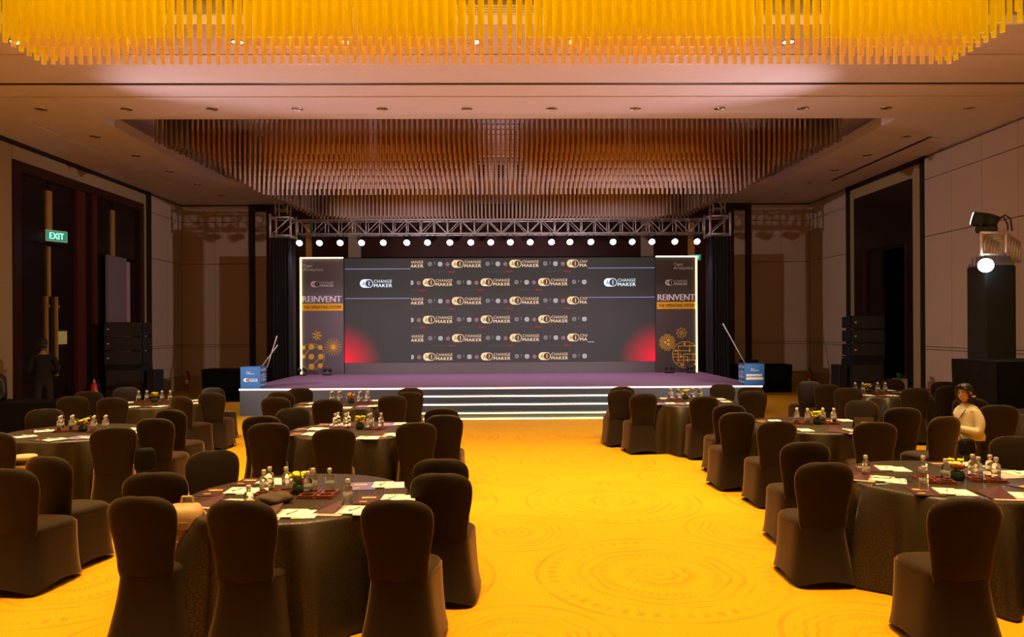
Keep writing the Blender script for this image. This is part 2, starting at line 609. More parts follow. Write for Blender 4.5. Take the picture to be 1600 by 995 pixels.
# roof slab above everything keeps daylight out
# air grilles on the far side of each coffer
for yy, xa, xb, z0, z1, which in ((9.86, -3.0, 3.4, 6.165, 6.30, 'near'), (20.96, -2.2, 2.6, 6.26, 6.56, 'far')):
    t = thing('air_grille', 'slatted air grille in the rear side of the %s ceiling coffer' % which, 'vent', ((xa + xb) / 2, yy, z0), group=None)
    hw = (xb - xa) / 2
    MB().box(-hw, hw, 0.03, 0.06, 0, z1 - z0).build('backing', BLACK, t)
    nsl = 4
    for k in range(nsl):
        z = (k + 0.5) / nsl * (z1 - z0)
        MB().box(-hw, hw, 0.0, 0.03, z - 0.012, z + 0.012).build('slat', PAINT, t)

# walls: dark carcass with fabric panels as pieces
wl = struct(MB().box(XL - .3, XL - .12, YF, YB, 0, ZC).build('wall_left', BLACKTRIM), 'side wall with fabric panels and tall dark doors')
wr = struct(MB().box(XR + .12, XR + .3, YF, 17.9, 0, ZC).box(XR + .12, XR + .3, 20.65, YB, 0, ZC).box(XR + .12, XR + .3, 17.9, 20.65, 4.0, ZC).build('wall_right', BLACKTRIM), 'side wall with fabric panels and an open dark doorway')
wb = struct(MB().box(XL - .3, XR + .3, YB + .12, YB + .3, 0, ZC).build('wall_back', BLACKTRIM), 'end wall behind the stage with dark wood and fabric')
struct(MB().box(XL - .3, XR + .3, YF - .3, YF, 0, ZC).build('wall_front', FABRIC_W), 'end wall behind the viewer')
ROWS = [(0.46, 1.40), (1.47, 4.09), (4.10, 5.45), (5.46, 5.98)]
RAIL = (1.405, 1.465)


def panels_y(wall, x0, x1, cuts, rows, m=FABRIC_W):
    for a, b in zip(cuts, cuts[1:]):
        for z0, z1 in rows:
            MB().box(x0, x1, a + .004, b - .004, z0 + .004, z1 - .004).build('fabric_panel', m, wall)


def panels_x(wall, y0, y1, cuts, rows, m=FABRIC_W):
    for a, b in zip(cuts, cuts[1:]):
        for z0, z1 in rows:
            MB().box(a + .004, b - .004, y0, y1, z0 + .004, z1 - .004).build('fabric_panel', m, wall)


R4 = ROWS + [RAIL]
panels_y(wl, XL - .12, XL, [22.0, 23.05, 24.1], R4)
panels_y(wl, XL - .12, XL, [14.0, 15.25, 15.80], [(0.0, 5.93)], FABRIC_B)
panels_y(wl, XL - .12, XL, [15.80, 21.50], [(5.62, 5.93)], FABRIC_B)
panels_y(wl, XL - .12, XL, [21.50, 21.72], [(0.0, 5.93)], FABRIC_B)
panels_y(wl, XL - .12, XL, [YF, 3, 8.5, 14.0], [(0.46, 5.98)])
MB().box(XL - .14, XL + .03, 21.72, 21.98, 0, ZC).build('black_post', BLACKTRIM, wl)
MB().box(XL - .14, XL + .02, 13.5, 21.75, 5.93, ZC).build('black_cornice', BLACKTRIM, wl)
panels_y(wr, XR, XR + .12, [21.5, 22.8, 24.1], R4)
panels_y(wr, XR, XR + .12, [12.1, 13.2, 14.3, 15.4, 16.45, 17.5], R4)
panels_y(wr, XR, XR + .12, [YF, 2, 7, 12.1], [(0.46, 5.98)])
panels_y(wr, XR, XR + .12, [17.67, 18.02], [(0.0, 5.90)], FABRIC_B)
panels_y(wr, XR, XR + .12, [18.02, 20.98], [(5.60, 5.90)], FABRIC_B)
panels_y(wr, XR, XR + .12, [20.98, 21.27], [(0.0, 5.90)], FABRIC_B)
for a, b in ((17.5, 17.67), (21.27, 21.5)):
    MB().box(XR - .02, XR + .12, a, b, 0, ZC).build('black_post', BLACKTRIM, wr)
MB().box(XR - .02, XR + .12, 17.5, 21.5, 5.90, ZC).build('black_cornice', BLACKTRIM, wr)
panels_x(wb, YB, YB + .12, [XL, -9.33, -8.2], R4)
panels_x(wb, YB, YB + .12, [8.22, 9.2, XR], R4)
for s in (-1, 1):
    MB().box(min(s * 8.03, s * 8.21), max(s * 8.03, s * 8.21), YB - .03, YB + .12, 0, ZC).build('black_post', BLACKTRIM, wb)
    a, b = sorted((s * 7.66, s * 8.02))
    panels_x(wb, YB, YB + .12, [a, b], [(0, 2.2), (2.2, 4.1), (4.1, 5.8)])
    a, b = sorted((s * 4.58, s * 5.0))
    panels_x(wb, YB, YB + .12, [a, b], [(0, 2.2), (2.2, 4.1), (4.1, 5.8)])
    a, b = sorted((s * 5.0, s * 7.66))
    MB().box(a, b, YB + .02, YB + .12, 0, 5.8).build('wood_panel', MAHOG, wb)
    MB().box(s * 7.45 - .12, s * 7.45 + .12, YB - .02, YB + .06, 0, 5.8).build('wood_post', MAHOG_R, wb)
MB().box(-4.58, 4.58, YB + .02, YB + .12, 0, 5.8).build('wood_panel', mat('dark_red_panel', (0.05, 0.012, 0.014), 0.5, noise=0.3, nscale=3), wb)
MB().box(-8.2, 8.2, YB - .02, YB + .12, 5.8, ZC).build('black_cornice', BLACKTRIM, wb)
# plinths
for nm, args, lb in (('baseboard_left', (XL - .1, XL + .015, 22.0, YB, 0, .45), 'tan plinth along the corner by the black post'),
                     ('baseboard_right', (XR - .015, XR + .1, 21.5, YB, 0, .45), 'tan plinth in the corner by the open doorway'),
                     ('baseboard_front', (XR - .03, XR + .1, YF, 17.5, 0, .45), 'tan plinth under the long panelled side wall'),
                     ('baseboard_back', (XL, -8.2, YB - .015, YB + .1, 0, .45), 'tan plinth beside the black skirted table at the stage'),
                     ('trim_1', (8.22, XR, YB - .015, YB + .1, 0, .45), 'tan plinth beside the fire extinguisher corner')):
    struct(MB().box(*args).build(nm, PLINTH), lb)

# tall doors, dark wood; brass strips and pull handles
gold_strip_h = (4.35, 5.15)
for s, xs in ((-1, (-6.37, -6.18)), (1, (6.13, 6.35))):
    MB().box(min(xs), max(xs), YB - .02, YB + .05, 0.3, 5.4).build('brass_strip', GOLD, wb)


def handle(parent, x, y, z0, z1, nx):
    m = MB()
    m.box(x, x + nx * .05, y - .025, y + .025, z0, z1)
    m.box(x, x + nx * .09, y - .02, y + .02, z0 + .2, z0 + .25)
    m.box(x, x + nx * .09, y - .02, y + .02, z1 - .25, z1 - .2)
    return m.build('door_handle', GOLD, parent)


d1 = struct(MB().box(XL - .12, XL + .04, 15.80, 16.05, 0, 5.62).box(XL - .12, XL + .04, 21.27, 21.50, 0, 5.62).box(XL - .12, XL + .04, 16.05, 21.27, 5.40, 5.62).build('door_1', MAHOG), 'pair of tall dark double doors with brass strips')
MB().box(XL - .1, XL + .03, 18.15, 18.52, 0, 5.40).build('door_post', MAHOG_R, d1)
MB().box(XL - .1, XL + .03, 18.85, 19.05, 0, 5.40).build('door_post', MAHOG_R, d1)
MB().box(XL - .1, XL - .02, 18.52, 18.85, 0, 5.40).build('door_panel', DOORLEAF, d1)
for a, b in ((16.05, 17.08), (17.12, 18.15), (19.05, 19.85), (19.95, 21.27)):
    MB().box(XL - .11, XL - .04, a, b, 3.95, 5.40).build('transom_panel', DOORLEAF, d1)
for a, b in ((16.05, 17.08), (17.12, 18.15), (19.05, 19.88)):
    lf = MB().box(XL - .11, XL - .04, a + .01, b - .01, 0.01, 3.93).build('door_leaf', DOORLEAF, d1)
    hy = b - .08 if a < 17 or a > 19 else a + .25
    handle(lf, XL - .04, hy, 0.9, 2.75, 1)
MB().box(XL - .06, XL - .0, 17.02, 17.20, 4.05, 5.18).build('brass_strip', GOLD, d1)
MB().box(XL - .06, XL - .0, 17.06, 17.14, 2.75, 3.9).build('brass_strip', GOLD, d1)
MB().box(XL - .06, XL - .0, 19.82, 19.97, 3.95, 5.18).build('brass_strip', GOLD, d1)
ol = MB().box(-.035, .035, 0, 1.1, 0.01, 3.93).build('door_leaf', mat('lit_leaf', (0.20, 0.15, 0.17), 0.4, noise=0.08), d1)  # light on the open leaf is put into its paler colour
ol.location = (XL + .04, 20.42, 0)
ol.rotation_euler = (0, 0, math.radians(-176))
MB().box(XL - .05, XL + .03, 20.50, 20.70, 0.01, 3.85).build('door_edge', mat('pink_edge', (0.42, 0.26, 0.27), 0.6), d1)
note = MB().box(XL - .045, XL - .025, 17.38, 17.80, 1.64, 1.95).build('paper_notice', mat('yellow_paper', (0.62, 0.60, 0.22), 0.7, noise=0.15, nscale=25))
tag(note, 'yellowish paper notice taped on the dark door beside the standing man', 'notice')

d2 = struct(MB().box(XR - .03, XR + .12, 18.02, 18.20, 0, 5.60).box(XR - .03, XR + .12, 20.30, 20.98, 0, 5.60).box(XR - .03, XR + .12, 18.20, 20.30, 4.05, 5.60).build('door_2', DOORLEAF), 'tall dark door surround standing open')
MB().box(XR - .04, XR + .1, 20.28, 20.45, 0, 4.05).build('door_post', MAHOG, d2)
MB().box(XR - .04, XR + .1, 18.20, 18.34, 0, 4.05).build('door_post', MAHOG, d2)
MB().box(XR + .3, XR + 2.2, 17.8, 17.86, 0, 4.3).box(XR + .3, XR + 2.2, 20.7, 20.76, 0, 4.3).box(XR + 2.2, XR + 2.26, 17.8, 20.76, 0, 4.3).box(XR + .3, XR + 2.2, 17.8, 20.76, 4.05, 4.12).box(XR + .3, XR + 2.2, 17.8, 20.76, -.05, 0).build('lobby', mat('lobby_dark', (0.02, 0.018, 0.02), 0.4), d2)
MB().box(XR + .02, XR + .08, 19.45, 20.28, 0.01, 4.0).build('door_leaf', DOORLEAF, d2)

# ------------------------------------------------------------------ exit signs


def exit_sign(loc, rz, wd, ht, label):
    t = thing('exit_sign', label, 'sign', loc, rz)
    MB().box(-wd / 2, wd / 2, 0, 0.07, 0, ht).build('casing', WHITE, t)
    MB().box(-wd / 2 + .02, wd / 2 - .02, -0.006, 0, 0.02, ht - .02).build('face', EXITG, t)
    v, f = text_mesh('EXIT', -wd * .33, wd * .33, ht * .22, ht * .78, -0.009, bold=0.015)
    MB().add(v, f).build('lettering', EXITW, t)
    return t


exit_sign((-10.3, 17.2, 4.02), math.radians(62), 0.5, 0.26, 'green EXIT sign projecting above the dark double door')
exit_sign((6.37, 24.02, 4.14), 0, 0.36, 0.20, 'green EXIT sign behind the brown banner panel, partly hidden')

# ------------------------------------------------------------------ downlights
OFFG = mat('lamp_glass_off', (0.06, 0.05, 0.05), 0.1)
LITG = mat('lamp_glass_lit', (1, 0.95, 0.85), 0.3, emit=(1.0, 0.86, 0.62), strength=6.0)


def ring_mesh(lit):
    m = MB()
    n = 20
    prof = [(0.105, 0.0), (0.105, -0.012), (0.085, -0.014), (0.070, 0.0), (0.065, 0.02)]
    vs, fs = [], []
    for r, z in prof:
        for i in range(n):
            t = 2 * PI * i / n
            vs.append((r * math.cos(t), r * math.sin(t), z))
    for k in range(len(prof) - 1):
        for i in range(n):
            j = (i + 1) % n
            fs.append((k * n + i, k * n + j, (k + 1) * n + j, (k + 1) * n + i))
    m.add(vs, fs)
    return m.mesh('ring', CHROME, True)


RINGM = ring_mesh(False)
GL_OFF = MB().lathe([(0.068, -0.002), (0.05, -0.008), (0.012, -0.012)], 16).mesh('lens', OFFG, True)
GL_ON = MB().lathe([(0.080, -0.004), (0.06, -0.012), (0.02, -0.014)], 16).mesh('lens', LITG, True)


def downlight(x, y, lit, label, group):
    t = thing('ceiling_downlight', label, 'downlight', (x, y, ZC), 0, group)
    for nm, me in (('trim_ring', RINGM), ('lens', GL_ON if lit else GL_OFF)):
        o = bpy.data.objects.new(nm, me)
        COL.objects.link(o)
        o.parent = t


for i, x in enumerate(LIT_X):
    downlight(x, 10.45, True, 'lit round downlight behind the amber chandelier, %s from the left' % ORD[i], 'lit downlights')
for i in range(12):
    downlight(-8.43 + 1.562 * i, 13.62, False, 'unlit chrome downlight before the far coffer, %s from the left' % ORD[i], 'downlights across the ceiling')
for i in range(5):
    downlight(-8.5, 15.55 + 1.72 * i, False, 'unlit chrome downlight beside the far coffer, left row, %s going back' % ORD[i], 'left downlights')
    downlight(8.69, 15.65 + 1.70 * i, False, 'unlit chrome downlight beside the far coffer, right row, %s going back' % ORD[i], 'right downlights')

# ------------------------------------------------------------------ chandeliers


def rod_shape(h, rad):
    m = MB()
    m.tube((0, 0, 0), (0, 0, h), rad, n=6)
    return m


def chandelier(name, label, loc, rods, ztop, singles, base, rad=0.022):
    """rods: list of (x, y, zbottom, material)"""
    t = thing(name, label, 'chandelier', loc)
    cache = {}
    rest = {}
    for i, (x, y, zb, m) in enumerate(rods):
        h = round(ztop - zb, 2)
        if i < singles:
            k = (h, m.name)
            if k not in cache:
                cache[k] = rod_shape(h, rad).mesh('glass_rod', m)
            o = bpy.data.objects.new('glass_rod', cache[k])
            COL.objects.link(o)
            o.parent = t
            o.location = (x - loc[0], y - loc[1], zb - loc[2])
        else:
            mb = rest.setdefault(m.name, (MB(), m))[0]
            mb.tube((x - loc[0], y - loc[1], zb - loc[2]), (x - loc[0], y - loc[1], ztop - loc[2]), rad, n=6)
    for mb, m in rest.values():
        o = mb.build('glass_rod_mass', m, t)
        o['kind'] = 'stuff'
    x0, x1, y0, y1 = base
    m = MB()
    n = 14
    for k in range(n):
        y = y0 + (y1 - y0) * k / (n - 1)
        m.box(x0 - loc[0], x1 - loc[0], y - .02 - loc[1], y + .02 - loc[1], ztop - loc[2], ztop + .03 - loc[2])
    for hx in (-.8, 0, .8):
        for hy in (.1, .9):
            m.tube((hx * (x1 - x0) / 2, y0 + hy * (y1 - y0) - loc[1], ztop - loc[2]), (hx * (x1 - x0) / 2, y0 + hy * (y1 - y0) - loc[1], 6.62 - loc[2]), .012, n=6)
    m.build('hanging_frame', PAINT, t)
    return t


rods = []
for r in range(11):
    y = 8.46 - 0.26 * r
    zb = 5.0 if r < 4 else 5.42
    for i in range(101):
        x = -5.2 + 0.104 * i
        rods.append((x, y, zb, ROD_LIT if r < 3 else ROD_LIT2))
for s in (-1, 1):
    for r in range(24):
        y = 8.33 - 0.13 * r
        if r % 2 == 0:
            for k in range(3):
                rods.append((s * (5.2 - .104 * k), y, 5.0, ROD_LIT2))
chandelier('rod_chandelier', 'glowing amber glass rod chandelier overhead, nearest of the two', (0, 6.5, 5.0), rods, 6.45, 300, (-5.3, 5.3, 5.8, 8.5), 0.026)

rods = []
for r in range(7):
    y = 14.75 + 0.30 * r
    zr = 5.47 - 0.083 * r
    ze = 5.70 - 0.68 * (y - 14.75) / 5.65
    wd = 6.9 - 1.7 * (y - 14.75) / 5.65
    n = int(wd / 0.104)
    for i in range(-n, n + 1):
        x = 0.104 * i
        d = wd - abs(x)
        z = zr + (ze - zr) * max(0.0, 1 - d / 1.1)
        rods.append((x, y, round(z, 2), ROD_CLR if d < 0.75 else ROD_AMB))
front = len(rods)
for r in range(13):
    y = 16.85 + 0.2958 * r
    ze = 5.70 - 0.68 * (y - 14.75) / 5.65
    wd = 6.9 - 1.7 * (y - 14.75) / 5.65
    n = int(wd / 0.104)
    rear = r >= 10
    for i in range(-n, n + 1):
        x = 0.104 * i
        d = wd - abs(x)
        if not rear and d > 0.55:
            continue
        z = 4.97 + (ze - 4.97) * max(0.0, 1 - d / 1.1)
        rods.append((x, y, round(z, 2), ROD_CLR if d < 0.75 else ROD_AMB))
for r in range(38):          # closer rows along both sides
    y = 14.82 + 0.148 * r
    ze = 5.70 - 0.68 * (y - 14.75) / 5.65
    wd = 6.9 - 1.7 * (y - 14.75) / 5.65
    for k in range(5):
        for s in (-1, 1):
            d = 0.052 + 0.104 * k
            rods.append((s * (wd - d), y, round(ze - .16 * d, 2), ROD_CLR))
chandelier('rod_chandelier', 'unlit brown and clear glass rod chandelier hanging before the stage', (0, 17.5, 5.0), rods, 6.5, 300, (-6.9, 6.9, 14.7, 20.4))

# ------------------------------------------------------------------ stage
SY, SZ, SX = 16.8, 0.62, 5.97
st = thing('stage', 'low stage with purple carpet top, grey front and glowing edge strips', 'stage', (0, SY, 0))
PURPLE = mat('stage_carpet', (0.155, 0.075, 0.13), 0.95, noise=0.2, nscale=60, bump=0.2, bscale=300)
SFACE = mat('stage_fascia', (0.045, 0.054, 0.064), 0.6, noise=0.15, nscale=30)
MB().box(-SX, SX, 0, 6.2, SZ - .06, SZ).build('deck', PURPLE, st)
MB().box(-SX + .01, SX - .01, 0.01, 0.05, 0, SZ - .06).build('front_panel', SFACE, st)
for s in (-1, 1):
    MB().box(min(s * SX, s * (SX - .04)), max(s * SX, s * (SX - .04)), 0.05, 6.2, 0, SZ - .06).build('side_panel', SFACE, st)
MB().box(-SX, SX, -0.02, 0.0, SZ - .035, SZ - .010).build('led_strip', STRIP, st)
for k in range(3):
    z = SZ - 0.155 * (k + 1)
    y = -0.3 * (k + 1)
    sp = MB().box(-2.55, 2.45, y, 0, 0, z - .001).build('step', SFACE, st)
    MB().box(-2.55, 2.45, y - .02, y, z - .035, z - .012).build('led_strip', STRIPY if k == 2 else STRIP, sp)
MB().box(-2.55, 2.45, -.93, -.903, 0.004, 0.020).build('led_strip', mat('led_strip_light_floor', (1, 0.8, 0.3), 0.5, emit=(1.0, 0.74, 0.20), strength=16.0), st)

# ------------------------------------------------------------------ LED screen wall
SCY = 21.9


def screen_material():
    m, nt, b = nodes_of('led_screen_face')
    geo = nt.nodes.new('ShaderNodeNewGeometry')
    b.inputs['Base Color'].default_value = (0.028, 0.026, 0.026, 1)
    b.inputs['Roughness'].default_value = 0.75
    fac = None
    outs = []
    for cx in (-4.75, 4.66):
        sb = nt.nodes.new('ShaderNodeVectorMath')
        sb.operation = 'DISTANCE'
        nt.links.new(geo.outputs['Position'], sb.inputs[0])
        sb.inputs[1].default_value = (cx, SCY, 0.95)
        mr = nt.nodes.new('ShaderNodeMapRange')
        mr.inputs['From Min'].default_value = 1.25
        mr.inputs['From Max'].default_value = 0.0
        nt.links.new(sb.outputs['Value'], mr.inputs['Value'])
        outs.append(mr.outputs[0])
    mx = nt.nodes.new('ShaderNodeMath')
    mx.operation = 'MAXIMUM'
    nt.links.new(outs[0], mx.inputs[0])
    nt.links.new(outs[1], mx.inputs[1])
    c = nt.nodes.new('ShaderNodeMix')
    c.data_type = 'RGBA'
    c.inputs['A'].default_value = (0.018, 0.018, 0.018, 1)
    c.inputs['B'].default_value = (1.2, 0.0, 0.03, 1)
    pw = nt.nodes.new('ShaderNodeMath')
    pw.operation = 'POWER'
    pw.inputs[1].default_value = 1.6
    nt.links.new(mx.outputs[0], pw.inputs[0])
    nt.links.new(pw.outputs[0], c.inputs['Factor'])
    nt.links.new(c.outputs['Result'], b.inputs['Emission Color'])
    b.inputs['Emission Strength'].default_value = 1.0
    return m


def emat(name, c, s=1.0):
    return mat(name, (0.02, 0.02, 0.02), 0.6, emit=c, strength=s)


E_CREAM = emat('screen_cream', (1.0, 0.72, 0.38), 0.95)
E_BROWN = emat('screen_brown', (0.10, 0.04, 0.02), 0.8)
E_TXT = emat('screen_peach', (1.0, 0.66, 0.42), 0.95)
E_WHITE = emat('screen_white', (0.80, 0.88, 1.0), 1.1)
E_NAVY = emat('screen_navy', (0.05, 0.06, 0.12), 0.6)
E_GREY = emat('screen_grey', (0.42, 0.36, 0.37), 0.6)
E_PALE = emat('screen_pale', (0.75, 0.66, 0.70), 0.85)
E_PINK = emat('screen_pink', (0.75, 0.30, 0.32), 0.7)
E_RED = emat('screen_dark_red', (0.38, 0.02, 0.03), 0.6)
E_DIM = emat('screen_dim', (0.15, 0.13, 0.13), 0.5)
E_LINE = emat('screen_line', (0.45, 0.45, 0.85), 0.7)
SCR = screen_material()

sw = thing('led_screen', 'wide dark LED screen wall with repeated logos and red glowing corners', 'screen', (0, SCY, SZ + .002))
X0, X1, Z0, Z1 = -4.66, 4.58, 0.95, 4.05
nx, nz = 18, 6
px_, pz_ = (X1 - X0) / nx, (Z1 - Z0) / nz
pm = MB().box(.0006, px_ - .0006, 0, .08, .0006, pz_ - .0006).mesh('led_panel', SCR)
for i in range(nx):
    for k in range(nz):
        o = bpy.data.objects.new('led_panel', pm)
        COL.objects.link(o)
        o.parent = sw
        o.location = (X0 + i * px_, 0, Z0 + k * pz_ - SZ)
MB().box(X0 - .02, X1 + .02, .08, .2, Z0 - SZ, Z1 - SZ).build('back_frame', BLACK, sw)
MB().box(X0 - .0, X1 + .0, -.01, .2, 0, Z0 - SZ - .004).build('skirting', mat('skirting_grey', (0.13, 0.115, 0.12), 0.7, noise=0.1, nscale=40), sw)


def logo_bm(mb, x, z, s, cols):
    """pill, dark disc, two lines of lettering; s = total width, z = centre height; cols = material slot numbers"""
    h = s * 0.262
    pw = s * 0.415
    y = -.004
    mb.cur = cols[0]
    mb.ppill(x, x + pw, z - h / 2, z + h / 2, y)
    mb.cur = cols[1]
    mb.pdisc(x + pw - h / 2, z, h * 0.43, y - .002)
    v, f = text_mesh('A', x + pw * .17, x + pw * .40, z - h * .26, z + h * .26, y - .002, bold=0.0)
    mb.add(v, f)
    mb.cur = cols[0]
    mb.prect(x + pw - h / 2 - h * .045, x + pw - h / 2 + h * .045, z - h * .26, z + h * .26, y - .004)
    mb.cur = cols[2]
    v, f = text_mesh('CHANGE', x + s * .44, x + s * .995, z + h * .07, z + h * .44, y, bold=-0.004, spacing=1.12)
    mb.add(v, f)
    v, f = text_mesh('MAKER', x + s * .44, x + s, z - h * .44, z - h * .05, y, bold=0.020, spacing=1.12)
    mb.add(v, f)


PATM = [E_CREAM, E_BROWN, E_TXT, E_GREY, E_PALE, E_PINK, E_RED, E_DIM]
protos = []


def pnew(name):
    mb = MB()
    protos.append((name, mb))
    return mb


y = -.004
logo_bm(pnew('screen_logo'), 0, 0, 0.877, (0, 1, 2))
q_ = pnew('screen_knot')
q_.cur = 3
for a in range(5):
    q_.pring(1.07 + .018 * math.cos(a * 1.3), .0 + .018 * math.sin(a * 1.3), .036, .048, y - a * .0002, 14)
q_ = pnew('screen_feather')
q_.cur = 3
q_.pline(1.205, .065, 1.215, .005, .018, y).pline(1.215, .005, 1.19, -.02, .012, y)
q_ = pnew('screen_globe')
q_.cur = 4
q_.pring(1.375, -.005, .058, .068, y, 18)
for a in (-.035, 0, .035):
    q_.pline(1.315, -.005 + a, 1.435, -.005 + a, .014, y - .0005).pline(1.375 + a, -.065, 1.375 + a, .055, .014, y - .001)
q_ = pnew('screen_badge')
q_.cur = 5
q_.pring(1.595, -.012, .042, .056, y, 16).pring(1.595, -.012, .012, .028, y, 10)
q_ = pnew('screen_lettering')
q_.cur = 7
for a in range(6):
    q_.prect(-.62 + .075 * a + .0, -.62 + .075 * a + .035, -.245, -.215, y)
q_ = pnew('screen_red_mark')
q_.cur = 6
q_.ppill(-.10, .12, -.255, -.215, y).pline(-.16, -.235, -.02, -.205, .014, y)


def pattern_row(x_first, zc):
    for k in range(-1, 4):
        xo = x_first + 1.715 * k
        for name, pr in protos:
            xs = [p[0] + xo for p in pr.v]
            if max(xs) < -2.68 or min(xs) > 2.54:
                continue
            bm = bmesh.new()
            vs = [bm.verts.new((p[0] + xo, p[1], p[2] + zc)) for p in pr.v]
            for f, mi in zip(pr.f, pr.mi):
                try:
                    fc = bm.faces.new([vs[i] for i in f])
                    fc.material_index = mi
                except ValueError:
                    pass
            for co, no in (((-2.69, 0, 0), (-1, 0, 0)), ((2.55, 0, 0), (1, 0, 0))):
                bmesh.ops.bisect_plane(bm, geom=bm.verts[:] + bm.edges[:] + bm.faces[:], plane_co=co, plane_no=no, clear_outer=True)
            me = bpy.data.meshes.new(name)
            bm.to_mesh(me)
            bm.free()
            for m in PATM:
                me.materials.append(m)
            o = bpy.data.objects.new(name, me)
            COL.objects.link(o)
            o.parent = sw


for k, z in enumerate((3.875, 3.325, 2.775, 2.222, 1.672, 1.12)):
    pattern_row(-1.48 if k % 2 == 0 else -2.34, z - SZ)
for x in (-4.20, 3.05):
    mb = MB()
    logo_bm(mb, x, 3.305 - SZ, 0.95, (0, 1, 0))
    mb.build('screen_logo', [E_WHITE, E_NAVY], sw)
for xa, xb in ((-4.64, -2.70), (2.56, 4.57)):
    for z in (3.735, 2.86):
        MB().prect(xa, xb, z - SZ - .008, z - SZ + .008, -.004).build('screen_rule', E_LINE, sw)
MB().prect(2.56, 2.75, 1.535 - SZ - .008, 1.535 - SZ + .008, -.004).build('screen_rule', E_PALE, sw)

# ------------------------------------------------------------------ banner panels beside the screen
STAND = mat('banner_grey', (0.155, 0.135, 0.150), 0.7, noise=0.06, nscale=50)
STANDB = mat('banner_brown', (0.085, 0.068, 0.060), 0.7, noise=0.06, nscale=50)
OBAR = mat('orange_bar', (0.95, 0.48, 0.015), 0.5)


